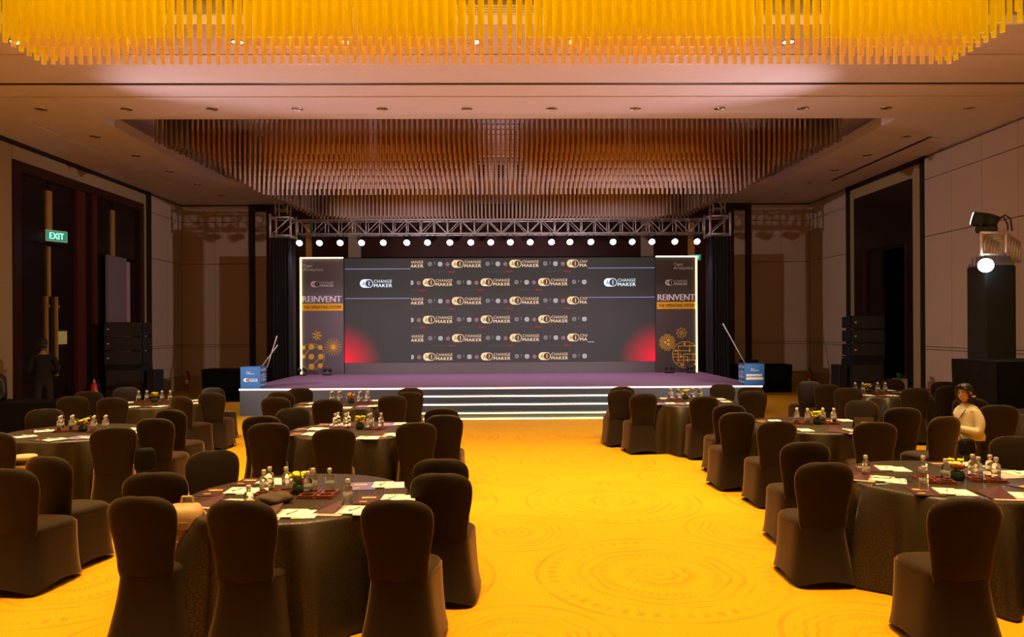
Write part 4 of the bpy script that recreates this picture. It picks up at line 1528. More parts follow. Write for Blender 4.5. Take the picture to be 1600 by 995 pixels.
# ------------------------------------------------------------------ tables, cloths and what lies on them
TABLES = {
    'A1': (-1.50, 5.42, 'front left table'),
    'A2': (-1.74, 8.88, 'second left table'),
    'A3': (-2.56, 11.98, 'left stage table'),
    'B1': (-5.08, 8.86, 'outer left table'),
    'B2': (-5.72, 12.25, 'back left table'),
    'R1': (3.56, 5.80, 'front right table'),
    'R2': (3.86, 9.05, 'second right table'),
    'R3': (3.02, 12.05, 'right stage table'),
    'R4': (6.86, 13.20, 'back right table'),
    'R5': (7.85, 9.90, 'table at the right edge'),
}
WOOD = mat('table_ply', (0.3, 0.2, 0.1), 0.6)


def cloth_mesh(seed):
    rnd = random.Random(seed)
    n = 144
    R = .80
    ph = [rnd.random() * 6.28 for _ in range(4)]
    rings, uvs = [], []
    prof = [(0, .755, 0), (.25, .755, 0), (.5, .755, 0), (.72, .755, 0), (.785, .754, 0), (.798, .748, 0), (.806, .735, 0.0), (.808, .70, .18), (.815, .60, .60), (.825, .45, .85), (.84, .28, .95), (.855, .12, 1.0), (.87, .012, 1.05)]
    for r, z, am in prof:
        ring = []
        for i in range(n):
            a = 2 * PI * i / n
            f = .55 * math.sin(11 * a + ph[0] + .5 * math.sin(3 * a)) + .35 * math.sin(17 * a + ph[1]) + .25 * math.sin(5 * a + ph[2]) + .15 * math.sin(27 * a + ph[3])
            rr = r + am * (.105 * f + .045)
            ring.append((rr * math.cos(a), rr * math.sin(a), z))
        rings.append(ring)
    m = MB()
    m.loft(rings, cap0=False, cap1=False)
    me = m.mesh('tablecloth', CLOTH, True)
    uv = me.uv_layers.new(name='UVMap')
    zacc = [0]
    for k in range(1, len(prof)):
        zacc.append(zacc[-1] + math.hypot(prof[k][0] - prof[k - 1][0], prof[k][1] - prof[k - 1][1]))
    for poly in me.polygons:
        k = poly.index // n
        i = poly.index % n
        for li, vi in zip(poly.loop_indices, poly.vertices):
            kk, ii = vi // n, vi % n
            if k < 5:
                uv.data[li].uv = (me.vertices[vi].co.x * 1.0, me.vertices[vi].co.y)
            else:
                ii2 = ii + n if (i == n - 1 and ii == 0) else ii
                uv.data[li].uv = (5 + ii2 / n * 2 * PI * .82, zacc[kk] * .78)
    return me


for q, (k, (x, y, nm)) in enumerate(TABLES.items()):
    t = thing('round_table', 'round folding banquet table under the dark cloth, the %s' % nm, 'table', (x, y, 0), 0, 'round banquet tables')
    MB().lathe([(.79, .72), (.795, .735), (.79, .748)], 40).build('tabletop', WOOD, t)
    for a in range(4):
        c_, s_ = math.cos(a * PI / 2 + .7), math.sin(a * PI / 2 + .7)
        MB().tube((c_ * .5, s_ * .5, 0), (c_ * .42, s_ * .42, .72), .016, n=8).build('leg', LEGM, t)
    o = bpy.data.objects.new('tablecloth', cloth_mesh(q + 3))
    COL.objects.link(o)
    o.location = (x, y, 0)
    tag(o, 'dark brown pebble pattern cloth draped over the %s' % nm, 'tablecloth', 'dark tablecloths')

ZT = 0.756
# bottles
bt = thing('water_bottle', 'x', 'bottle')
MB().lathe([(.026, .0), (.031, .004), (.032, .01), (.032, .112), (.030, .121), (.018, .134), (.013, .139), (.013, .155)], 14).build('glass_body', GLASS, bt, True)
MB().lathe([(.0160, .151), (.0165, .154), (.0165, .175), (.014, .178)], 12).build('cap', CAPM, bt, True)
MB().lathe([(.0325, .050), (.0325, .088)], 14).build('clear_band', mat('bottle_band', (0.75, 0.72, 0.70), 0.25, trans=0.75, ior=1.05), bt, True)
bt_tree = tree(bt)
bt_used = [False]


def bottle(x, y, z, label):
    if not bt_used[0]:
        bt_used[0] = True
        bt.location = (x, y, z)
        bt['label'] = label
        bt['group'] = 'glass water bottles'
        return
    dup(bt, bt_tree, (x, y, z), random.random() * 6, label, 'glass water bottles')


# trays with four round recesses in two halves
def tray_proto():
    t = thing('wooden_tray', 'x', 'tray')
    MB().box(-.13, .13, -.12, .12, 0, .008).build('base', TRAYM, t)
    for sx in (-1, 1):
        m = MB()
        for k in range(2):
            cy = -.058 + .116 * k
            cx = sx * .065
            n = 20
            vs = []
            for i in range(n):
                a = 2 * PI * i / n
                c_, s_ = math.cos(a), math.sin(a)
                kk = 1 / max(abs(c_), abs(s_))
                vs += [(cx + .043 * c_, cy + .043 * s_, .020), (cx + .061 * c_ * kk, cy + .056 * s_ * kk, .020), (cx + .043 * c_, cy + .043 * s_, .008), (cx + .061 * c_ * kk, cy + .056 * s_ * kk, .008)]
            fs = []
            for i in range(n):
                j = (i + 1) % n
                fs += [(4 * i, 4 * i + 1, 4 * j + 1, 4 * j), (4 * i + 2, 4 * i, 4 * j, 4 * j + 2), (4 * i + 1, 4 * i + 3, 4 * j + 3, 4 * j + 1)]
            m.add(vs, fs)
        m.build('holder', TRAYM, t)
    return t


ty0 = tray_proto()
ty_tree = tree(ty0)
ty_used = [False]


def tray(x, y, rz, label):
    if not ty_used[0]:
        ty_used[0] = True
        ty0.location = (x, y, ZT)
        ty0.rotation_euler = (0, 0, rz)
        ty0['label'] = label
        ty0['group'] = 'wooden bottle trays'
        return
    dup(ty0, ty_tree, (x, y, ZT), rz, label, 'wooden bottle trays')


QN = {(-1, -1): 'front left', (1, -1): 'front right', (-1, 1): 'rear left', (1, 1): 'rear right'}
TR = {  # left tray, right tray, turn, quarters filled on each
    'A1': ((-1.68, 5.46), (-1.34, 5.39), -3, ((-1, -1), (-1, 1), (1, 1)), ((-1, -1), (-1, 1), (1, 1))),
    'A2': ((-1.96, 9.02), (-1.54, 8.93), -4, None, ((-1, -1), (-1, 1), (1, 1))),
    'A3': ((-2.74, 12.16), (-2.27, 12.10), 0, None, None),
    'B1': ((-5.25, 8.94), (-4.83, 8.90), 22, None, None),
    'B2': ((-6.06, 12.50), (-5.66, 12.48), 22, None, None),
    'R1': ((3.37, 5.70), (3.79, 5.74), -14, ((-1, 1), (1, -1)), None),
    'R2': ((3.75, 9.15), (4.07, 9.13), -22, None, None),
    'R3': ((2.88, 12.25), (3.28, 12.38), -6, None, None),
    'R4': ((6.48, 13.27), (6.88, 13.25), -22, None, None),
}
ALL4 = ((-1, -1), (1, -1), (-1, 1), (1, 1))
for k, (pl, pr_, rz, fl, fr) in TR.items():
    nm = TABLES[k][2]
    for side, p, fill in (('left', pl, fl or ALL4), ('right', pr_, fr or ALL4)):
        a = math.radians(rz)
        tray(p[0], p[1], a, 'dark red wooden tray, %s of the flowers on the %s' % (side, nm))
        for (ix, iy) in fill:
            lx, ly = ix * .062, iy * .058
            bottle(p[0] + lx * math.cos(a) - ly * math.sin(a), p[1] + lx * math.sin(a) + ly * math.cos(a), ZT + .009, 'clear glass water bottle, %s on the %s tray of the %s' % (QN[(ix, iy)], side, nm))
bottle(-1.69, 4.92, ZT, 'clear glass water bottle alone on cloth, left side of the front left table')
bottle(-1.07, 5.10, ZT, 'clear glass water bottle alone on cloth, right side of the front left table')
bottle(3.11, 5.39, ZT, 'half full water bottle alone near the front rim of the front right table')
bottle(2.91, 5.86, ZT, 'clear glass water bottle alone at the left rim of the front right table')

# flower centrepieces
VASE = {'A1': (-1.50, 5.46, (YELLOWF, MAGF, REDF), 'yellow and crimson'), 'A2': (-1.72, 8.93, (YELLOWF, YELLOWF, ORF), 'mostly yellow'), 'A3': (-2.47, 12.07, (ORF, YELLOWF, REDF), 'orange and yellow'),
        'B1': (-5.03, 8.90, (YELLOWF, REDF, MAGF), 'yellow and red'), 'B2': (-5.86, 12.50, (YELLOWF, REDF, REDF), 'red and yellow'), 'R1': (3.58, 5.74, (YELLOWF, REDF, REDF), 'yellow and deep red'),
        'R2': (3.91, 9.08, (YELLOWF, ORF, YELLOWF), 'yellow and orange'), 'R3': (3.08, 12.32, (YELLOWF, ORF, YELLOWF), 'yellow with orange'), 'R4': (6.68, 13.36, (YELLOWF, YELLOWF, REDF), 'yellow with one red')}
GREENV = mat('vase_green', (0.015, 0.05, 0.02), 0.12, coat=0.5)
for k, (x, y, cols, desc) in VASE.items():
    rnd = random.Random(k)
    t = thing('flower_centrepiece', 'small %s flower centrepiece on the %s' % (desc, TABLES[k][2]), 'flowers', (x, y, ZT), 0, 'flower centrepieces')
    MB().lathe([(.038, 0), (.05, .012), (.054, .04), (.047, .065), (.040, .07)], 16).build('bowl', GREENV, t, True)
    m = MB()
    for i in range(26):
        a = rnd.random() * 2 * PI
        L_ = .06 + rnd.random() * .07
        d = Vector((math.cos(a), math.sin(a), .6 + rnd.random())).normalized()
        s_ = Vector((-math.sin(a), math.cos(a), 0)) * .012
        b0 = Vector((0, 0, .06))
        m.add([b0, b0 + d * L_ * .6 + s_, b0 + d * L_ * 1.2, b0 + d * L_ * .6 - s_], [(0, 1, 2, 3)])
    m.build('leaf_spray', mat('leaf_bright', (0.30, 0.38, 0.02), 0.5), t)
    # bloom heads made of petals: yellow at the top, darker heads low in front
    for i in range(9):
        a = 2 * PI * i / 9 + rnd.random() * .4
        top = i % 3 == 0 or rnd.random() < .3
        rr = .025 + .03 * rnd.random()
        zz = (.125 + .03 * rnd.random()) if top else (.085 + .02 * rnd.random())
        c = Vector((rr * math.cos(a), rr * math.sin(a), zz))
        cm = cols[0] if top else cols[1 + i % 2]
        m = MB()
        m.ball(c, .012, 7, 5)
        for j in range(7):
            b = 2 * PI * j / 7
            m.ball(c + Vector((math.cos(b) * .016, math.sin(b) * .016, .004)), .0125, 6, 4, (1, 1, .7))
        m.build('bloom', cm, t, True)

# stationery: folder, notepad and pen at each seat
fo = MB().box(-.10, .10, -.14, .14, 0, .004)
fo_mesh = {}
for nm, m_ in (('maroon', COVER1), ('violet', COVER2), ('pink', COVER3)):
    mb = MB()
    mb.box(-.10, .10, -.14, .14, 0, .004)
    fo_mesh[nm] = mb.mesh('folder', m_)
pr_mesh = MB().box(-.07, .03, .03, .07, .0042, .0050).mesh('cover_lettering', ORANGEP)
ru_mesh = MB().box(-.07, -.02, -.08, -.06, .0042, .0050).mesh('cover_rule', ORANGEP)
fl_mesh = MB().add([(-.10, -.14, .0045), (.10, -.14, .0045), (.10, .14, .05), (-.10, .14, .0045), (-.10, -.14, .006), (.10, -.14, .006), (.10, .14, .0515), (-.10, .14, .006)], [(0, 1, 2), (0, 2, 3), (4, 5, 6), (4, 6, 7), (0, 1, 5, 4), (1, 2, 6, 5), (2, 3, 7, 6), (3, 0, 4, 7)]).mesh('curled_cover', COVER1)
np_mesh = MB().box(-.074, .074, -.105, .105, 0, .005).mesh('pad', WHITE)
np_strip = MB().box(-.074, .074, .095, .105, .005, .0058).mesh('binding', ORANGEP)
pn_mesh = MB().tube((-.065, 0, .005), (.055, 0, .005), .005, n=8).tube((.055, 0, .005), (.07, 0, .005), .004, .001, n=8).mesh('barrel', PEN, True)
pn_cap = MB().tube((-.07, 0, .005), (-.045, 0, .005), .0058, n=8).box(-.068, -.03, -.001, .001, .0105, .012).mesh('clip', CHROME)

SETS = {
    'A1': [(-1.41, 4.84, 0, 'curl', 'nearest'), (-1.91, 5.15, 5, 'curl', 'left front'), (-2.02, 5.54, -4, 'maroon', 'left rear'), (-1.89, 5.88, 3, 'maroon', 'far left'), (-0.96, 5.70, -6, 'violet', 'far right'), (-0.82, 5.25, -2, 'maroon', 'right'), (-1.02, 4.92, 6, 'curlv', 'right front')],
    'R1': [(3.22, 6.2, 10, 'maroon', 'far left'), (2.97, 5.78, 30, 'curl', 'left'), (3.20, 5.32, 12, 'maroon', 'nearest'), (3.65, 5.16, 10, 'curl', 'right front'), (4.15, 5.93, -8, 'pink', 'far right'), (4.06, 5.48, -20, 'maroon', 'right'), (3.95, 6.36, 0, 'maroon', 'rearmost')],
    'A2': [(-2.29, 8.92, 0, 'maroon', 'left rear'), (-2.24, 8.50, 5, 'maroon', 'left front'), (-2.12, 9.32, 0, 'maroon', 'far left'), (-1.57, 8.20, 0, None, 'nearest'), (-1.33, 9.33, -5, 'violet', 'far right'), (-1.27, 8.40, 4, 'curlv', 'right front')],
    'A3': [(-3.10, 12.0, 0, 'maroon', 'left rear'), (-3.00, 11.50, 5, 'maroon', 'left front'), (-2.14, 12.38, 0, 'violet', 'far right'), (-2.05, 11.50, 0, 'violet', 'right front'), (-2.42, 11.32, 0, None, 'nearest')],
    'B1': [(-5.50, 8.92, 55, 'maroon', 'left rear'), (-5.44, 8.46, 40, 'maroon', 'left front'), (-4.97, 8.22, 30, 'maroon', 'nearest'), (-4.66, 8.38, 10, 'violet', 'right front'), (-4.55, 9.07, 0, None, 'far right'), (-4.40, 8.72, -10, None, 'right')],
    'B2': [(-6.22, 12.42, 30, None, 'left rear'), (-5.83, 11.63, 30, 'maroon', 'nearest'), (-5.42, 11.68, 10, 'maroon', 'right front'), (-5.29, 12.69, 0, None, 'far right'), (-5.10, 12.19, -10, None, 'right')],
    'R2': [(3.45, 9.34, 0, 'maroon', 'far left'), (3.50, 8.54, 0, None, 'left front'), (3.98, 8.45, -40, 'curl', 'nearest'), (4.35, 9.34, 0, 'maroon', 'far right')],
    'R3': [(2.72, 12.45, 0, None, 'far left'), (2.62, 11.58, 0, 'violet', 'left front'), (2.95, 11.56, 0, 'violet', 'nearest'), (3.62, 12.28, 0, None, 'far right'), (3.58, 11.85, 0, None, 'right')],
    'R4': [(6.36, 12.75, 0, None, 'left front'), (7.20, 13.65, 0, 'maroon', 'far right'), (6.70, 12.62, 0, 'maroon', 'nearest'), (7.25, 13.20, 0, 'maroon', 'right')],
    'R5': [(7.35, 10.07, 20, None, 'left rear'), (7.15, 9.62, 20, None, 'left front')],
}
for k, lst in SETS.items():
    tn = TABLES[k][2]
    for (x, y, rz, fold, where) in lst:
        a = -math.radians(rz)
        ca, sa = math.cos(a), math.sin(a)

        def at(lx, ly):
            return (x + lx * ca - ly * sa, y + lx * sa + ly * ca)
        if fold:
            p = at(-.115, -.01)
            t = thing('folder', '%s folder at the %s seat of the %s' % ({'maroon': 'flat maroon', 'violet': 'flat violet', 'pink': 'flat pale pink', 'curl': 'open maroon curled', 'curlv': 'open violet curled'}[fold], where, tn), 'folder', (*p, ZT), a, 'event folders')
            base = {'curl': 'pink', 'curlv': 'pink'}.get(fold, fold)
            kid('inside_page' if fold.startswith('curl') else 'board', fo_mesh[base], t, (0, 0, 0))
            if fold.startswith('curl'):
                c = kid('curled_cover', fl_mesh, t, (-.03, .02, .001))
                c.scale = (.72, .80, 1) if fold == 'curlv' else (.82, .88, .9)
            else:
                kid('cover_lettering', pr_mesh, t, (0, 0, 0))
                kid('cover_rule', ru_mesh, t, (0, 0, 0))
        p = at(.035, .0)
        t = thing('notepad', 'white notepad at the %s seat of the %s' % (where, tn), 'notepad', (*p, ZT + (.0055 if fold else 0)), a - .05, 'white notepads')
        kid('pad', np_mesh, t, (0, 0, 0))
        kid('binding', np_strip, t, (0, 0, 0))
        if k in ('A1', 'R1', 'A2'):
            p2 = at(.125, -.012)
            t2 = thing('notepad', 'second white sheet under the notepad at the %s seat of the %s' % (where, tn), 'notepad', (*p2, ZT), a + .04, 'white notepads')
            kid('pad', np_mesh, t2, (0, 0, 0))
        t = thing('pen', 'teal pen on the notepad, %s seat of the %s' % (where, tn), 'pen', (*p, ZT + .0055 + (.0055 if fold else 0)), a + math.radians(70 if rz < 20 else 20), 'teal pens')
        kid('barrel', pn_mesh, t, (0, 0, 0))
        kid('clip', pn_cap, t, (0, 0, 0))

# odds and ends on the tables
t = thing('pen', 'white pen lying alone on the cloth left of the eyeglasses', 'pen', (2.88, 5.57, ZT), .1, 'teal pens')
kid('barrel', pn_mesh, t, (0, 0, 0))
kid('clip', pn_cap, t, (0, 0, 0))
t = thing('eyeglasses', 'thin black eyeglasses lying on the front right table', 'glasses', (3.13, 5.66, ZT), .25)
for dx in (-.034, .034):
    MB().path([(dx + .026 * math.cos(2 * PI * i / 14), 0, .024 + .021 * math.sin(2 * PI * i / 14)) for i in range(15)], .0022, 5).build('rim', BLACK, t)
    MB().path([(dx * 1.75, 0, .030), (dx * 1.85, .09, .026), (dx * 1.75, .13, .006)], .002, 5).build('temple', BLACK, t)
MB().tube((-.009, 0, .030), (.009, 0, .030), .002, n=5).build('bridge', BLACK, t)
# crumpled napkin
rnd = random.Random(5)
bm = bmesh.new()
bmesh.ops.create_icosphere(bm, subdivisions=3, radius=1.0)
for v in bm.verts:
    d = v.co
    r = 1 + .16 * math.sin(4 * d.x + 2 * d.y) * math.sin(3 * d.z + 2 * d.x) + .10 * math.sin(6 * d.y + 2) * math.cos(5 * d.x)
    v.co = Vector((d.x * r * .13, d.y * r * .085, max(0, d.z * r * .045 + .03)))
me = bpy.data.meshes.new('napkin')
bm.to_mesh(me)
bm.free()
me.materials.append(mat('brown_napkin', (0.06, 0.036, 0.02), 0.8))
me.polygons.foreach_set('use_smooth', [True] * len(me.polygons))
o = bpy.data.objects.new('napkin', me)
COL.objects.link(o)
o.location = (-1.60, 5.17, ZT)
o.rotation_euler = (0, 0, .5)
tag(o, 'crumpled dark brown napkin on the front left table before the tray', 'napkin')
t = thing('tent_card', 'dark brown standing card sign on the second right table', 'sign', (4.29, 8.68, ZT), -.1)
m = MB()
m.add([(-.115, -.045, 0), (.115, -.045, 0), (.115, 0, .13), (-.115, 0, .13), (.115, .045, 0), (-.115, .045, 0)], [(0, 1, 2, 3), (3, 2, 4, 5)])
o = m.build('card', mat('card_brown', (0.05, 0.028, 0.02), 0.5), t)
so = o.modifiers.new('thick', 'SOLIDIFY')
so.thickness = .003
MB().add([(-.035, -.0235, .066), (.035, -.0235, .066), (.035, -.0195, .078), (-.035, -.0195, .078)], [(0, 1, 2, 3)]).build('card_print', ORANGEP, t)

# ------------------------------------------------------------------ bags
TAN = mat('tan_leather', (0.50, 0.30, 0.14), 0.5, noise=0.15, nscale=12, bump=0.03, bscale=60)


def soft_box(name, hx, hy, hz, m, parent, loc=(0, 0, 0), p=5.0, taper=.85):
    rings = []
    for k in range(9):
        s = -1 + 2 * k / 8
        q = (1 - abs(s) ** 6) ** .5 if abs(s) < 1 else .0
        q = .72 + .28 * q
        tp = 1 - (1 - taper) * (s + 1) / 2
        rings.append([(loc[0] + x, loc[1] + y, loc[2] + hz * (s + 1)) for x, y, _ in rrect(hx * q * tp, hx * q * tp, -hy * q, hy * q, 0, 28, p)])
    return MB().loft(rings).build(name, m, parent, True)


bp = thing('backpack', 'tan leather backpack standing on a chair seat at front left', 'backpack', (-2.09, 4.86, .49), .1)
soft_box('body', .125, .085, .165, TAN, bp, (0, 0, 0), 6.0, .9)
MB().box(-.105, .105, -.090, -.080, .02, .115).build('front_pocket', TAN, bp, bevel=.008)
MB().box(-.04, .05, -.092, -.080, .19, .235).build('patch', mat('tan_patch', (0.42, 0.24, 0.10), 0.5), bp)
MB().path([(.118, -.03, .06), (.122, -.03, .16), (.11, -.03, .25), (.06, -.03, .31)], .005).build('zipper', GOLD, bp)
MB().path([(.12, .02, .28), (.16, .0, .22), (.17, -.02, .12), (.13, -.03, .04)], .009).build('strap', TAN, bp)
MB().path([(-.04, .06, .33), (-.03, .06, .37), (.03, .06, .37), (.04, .06, .33)], .009).build('handle', TAN, bp)

sb = thing('striped_bag', 'tan and black striped bag on the chair at the left edge', 'bag', (-5.03, 7.80, .49), .0)
STRB = [mat('bag_tan', (0.55, 0.34, 0.15), 0.6), BLACK]
for k in range(4):
    MB().lathe([(.12, k * .042), (.128, k * .042 + .012), (.128, k * .042 + .030), (.12, k * .042 + .0418)], 20).build('stripe', STRB[(k + 1) % 2], sb, True)

hb = thing('shoulder_bag', 'black leather bag hanging beside the outer left table chair', 'bag', (-3.83, 7.95, .46), .5)
soft_box('body', .11, .06, .12, mat('black_leather', (0.008, 0.007, 0.007), 0.75, bump=0.2, bscale=30, spec=0.08), hb)

# ------------------------------------------------------------------ people


def skin_body(name, joints, edges, mats, pick, parent, root=0, levels=2):
    """one continuous body grown around a skeleton: joints = [(x, y, z, rx, ry)]"""
    me = bpy.data.meshes.new(name)
    me.from_pydata([j[:3] for j in joints], edges, [])
    o = bpy.data.objects.new(name, me)
    COL.objects.link(o)
    sk = o.modifiers.new('skin', 'SKIN')
    sk.use_smooth_shade = True
    for i, j in enumerate(joints):
        v = me.skin_vertices[0].data[i]
        v.radius = (j[3], j[4] if len(j) > 4 else j[3])
        v.use_root = (i == root)
    s = o.modifiers.new('sub', 'SUBSURF')
    s.levels = s.render_levels = levels
    dg = bpy.context.evaluated_depsgraph_get()
    dg.update()
    me2 = bpy.data.meshes.new_from_object(o.evaluated_get(dg))
    bpy.data.objects.remove(o)
    for m in mats:
        me2.materials.append(m)
    for p in me2.polygons:
        p.use_smooth = True
        p.material_index = pick(p.center)
    o = bpy.data.objects.new(name, me2)
    COL.objects.link(o)
    if parent:
        o.parent = parent
    return o


def add_hand(J, E, wrist, dirv, side, curl):
    """palm and five fingers from joint index wrist, pointing along dirv; side = thumb direction; curl = palm normal"""
    w0 = Vector(J[wrist][:3])
    d, s, c = Vector(dirv).normalized(), Vector(side).normalized(), Vector(curl).normalized()
    J.append((*(w0 + d * .045), .030, .018))
    pm_ = len(J) - 1
    E.append((wrist, pm_))
    J.append((*(w0 + d * .08), .034, .016))
    pk = len(J) - 1
    E.append((pm_, pk))
    for q, (off, ln) in enumerate(((.030, .068), (.010, .078), (-.010, .072), (-.029, .056))):
        b = w0 + d * .092 + s * off
        pr = pk
        for st_ in range(3):
            b = b + d * ln * (.40, .34, .26)[st_] * (1 - .25 * st_) + c * ln * (.05, .25, .35)[st_]
            J.append((*b, .0085 - .0008 * st_, .0085 - .0008 * st_))
            E.append((pr, len(J) - 1))
            pr = len(J) - 1
    b = w0 + d * .04 + s * .035
    pr = pm_
    for st_ in range(2):
        b = b + d * .028 + s * .014 + c * .012
        J.append((*b, .0095 - .001 * st_, .0095 - .001 * st_))
        E.append((pr, len(J) - 1))
        pr = len(J) - 1


SKIN = mat('skin_tone', (0.48, 0.23, 0.12), 0.5, noise=0.06, nscale=20)
SKIN2 = mat('skin_tone_dark', (0.30, 0.15, 0.09), 0.5)
HAIR = mat('black_hair', (0.012, 0.008, 0.006), 0.4, bump=0.6, bscale=90)
BLOUSE = mat('cream_blouse', (0.50, 0.42, 0.28), 0.75, noise=0.06, nscale=12, bump=0.25, bscale=25)
TROUS = mat('black_trousers', (0.012, 0.011, 0.012), 0.8)
LIP = mat('lip', (0.36, 0.07, 0.06), 0.4)
EYEW = mat('eye_white', (0.75, 0.72, 0.68), 0.25)
EYED = mat('eye_dark', (0.015, 0.008, 0.006), 0.2)


def head(parent, loc, yaw, pitch, s, m, hair_long):
    """head with a face; local -Y is where it looks, loc = centre of the skull"""
    n, k = 28, 22
    vs, fs = [], []
    for a in range(k + 1):
        ph = PI * a / k
        for i in range(n):
            t_ = 2 * PI * i / n
            x = math.sin(ph) * math.cos(t_)
            y = math.sin(ph) * math.sin(t_)
            z = math.cos(ph)
            X, Y, Z = x * .073, y * .092, z * .115
            if z < 0:            # narrower jaw, chin forward
                X *= 1 - .34 * (-z) ** 1.3
                Y *= 1 - .22 * (-z)
                if y < 0:
                    Y -= .016 * math.sin(min(1, -z) * PI) ** 2 + .016 * max(0, -z - .6)
            if y < 0:            # flatter face
                Y *= 1 - .10 * (1 - abs(x))
                # brow, eye sockets, nose, mouth
                g = lambda cx, cz, w_: math.exp(-(((X - cx) / w_) ** 2 + ((Z - cz) / w_) ** 2))
                Y += .010 * (g(.030, .008, .016) + g(-.030, .008, .016))
                Y -= .007 * (g(.026, .030, .016) + g(-.026, .030, .016))
                Y -= .020 * math.exp(-(X / .011) ** 2) * math.exp(-((Z + .024) / .013) ** 2) + .012 * math.exp(-(X / .010) ** 2) * math.exp(-((Z - .0) / .022) ** 2)
                Y -= .006 * g(0, -.058, .020)
                Y -= .006 * g(0, -.098, .018)
            vs.append((X * s, Y * s, Z * s))
    for a in range(k):
        for i in range(n):
            j = (i + 1) % n
            fs.append((a * n + i, (a + 1) * n + i, (a + 1) * n + j, a * n + j))
    M = Matrix.Translation(loc) @ Matrix.Rotation(yaw, 4, 'Z') @ Matrix.Rotation(pitch, 4, 'X')
    mb = MB().add(vs, fs)
    for sx in (-1, 1):           # ears
        mb.ball((sx * .073 * s, .008 * s, -.005 * s), .026 * s, 8, 6, (.35, .7, 1.15))
    h = mb.build('head', m, parent, True)
    h.matrix_local = M
    mb = MB()
    for sx in (-1, 1):
        mb.ball((sx * .030 * s, -.0800 * s, .006 * s), .0125 * s, 10, 8, (1.1, .7, .72))
    mb.build('eyes', EYEW, h, True)
    mb = MB()
    for sx in (-1, 1):
        mb.ball((sx * .030 * s, -.0865 * s, .006 * s), .0068 * s, 8, 6, (1, .5, 1))
        mb.path([(sx * .014 * s, -.0965 * s, .030 * s), (sx * .030 * s, -.0945 * s, .036 * s), (sx * .048 * s, -.083 * s, .029 * s)], .0035 * s, 5)
        mb.path([(sx * .016 * s, -.0865 * s, .012 * s), (sx * .030 * s, -.0900 * s, .0165 * s), (sx * .045 * s, -.080 * s, .010 * s)], .0022 * s, 5)
    mb.build('brows_and_pupils', EYED, h, True)
    mb = MB()
    mb.ball((0, -.0955 * s, -.0545 * s), .019 * s, 10, 6, (1, .40, .26)).ball((0, -.0945 * s, -.0635 * s), .017 * s, 10, 6, (1, .42, .30))
    mb.build('lips', LIP, h, True)
    return h


# the seated woman, turned on her chair to face left
W0 = Vector((6.16, 9.66, 0))
wm = thing('person', 'seated woman in cream blouse with long dark hair looking left', 'person', tuple(W0), 0)
J = [(.02, 0, .52, .15, .13), (.02, 0, .66, .14, .11), (.01, 0, .78, .15, .11), (.0, 0, .865, .12, .085), (-.015, 0, .925, .046, .046), (-.03, 0, .985, .045, .045)]
E = [(0, 1), (1, 2), (2, 3), (3, 4), (4, 5)]
for sy in (-1, 1):
    b = len(J)
    J += [(.01, sy * .155, .855, .062, .062), (.035, sy * .215, .70, .068, .07), (.01, sy * .225, .575, .070, .075), (-.12, sy * .19, .60, .058, .062), (-.215, sy * .13, .635, .036, .036), (-.245, sy * .11, .645, .024, .024)]
    E += [(3, b), (b, b + 1), (b + 1, b + 2), (b + 2, b + 3), (b + 3, b + 4), (b + 4, b + 5)]
    add_hand(J, E, b + 5, (-.9, -sy * .4, .05), (0, -sy * .3, 1), (-.1, -sy, -.2))
    b = len(J)
    J += [(-.05, sy * .10, .50, .10, .09), (-.40, sy * .12, .50, .075, .075), (-.43, sy * .12, .28, .055, .055), (-.42, sy * .12, .09, .042, .042), (-.50, sy * .12, .045, .04, .035), (-.58, sy * .12, .035, .035, .025)]
    E += [(0, b), (b, b + 1), (b + 1, b + 2), (b + 2, b + 3), (b + 3, b + 4), (b + 4, b + 5)]


def pick_w(c):
    if c.z > .915 and abs(c.y) < .08:
        return 0
    if c.x < -.238 and c.z > .585 and c.z < .72:
        return 0
    if c.z > .545 or (abs(c.y) > .15 and c.z > .46):
        return 1
    if c.z < .06 and c.x < -.36:
        return 3
    return 2


skin_body('body', J, E, [SKIN, BLOUSE, TROUS, BLACK], pick_w, wm)
# loose blouse over the torso with a collar
rings = []
for z, rx, ry, ox in ((.47, .185, .215, .02), (.53, .20, .225, .02), (.62, .175, .20, .02), (.72, .165, .19, .01), (.80, .16, .19, .005), (.86, .13, .165, .0), (.90, .075, .09, -.01), (.935, .062, .068, -.015)):
    ring = []
    for i in range(40):
        a = 2 * PI * i / 40
        q = 1 + .035 * math.sin(7 * a + z * 9) * (1 - (z - .47) * 1.6) + .02 * math.sin(11 * a)
        ring.append((ox + rx * q * math.cos(a), ry * q * math.sin(a), z))
    rings.append(ring)
MB().loft(rings, cap0=False, cap1=False).build('blouse', BLOUSE, wm, True)
hw = head(wm, (-.045, -.015, 1.075), math.radians(-62), math.radians(4), 1.06, SKIN, True)
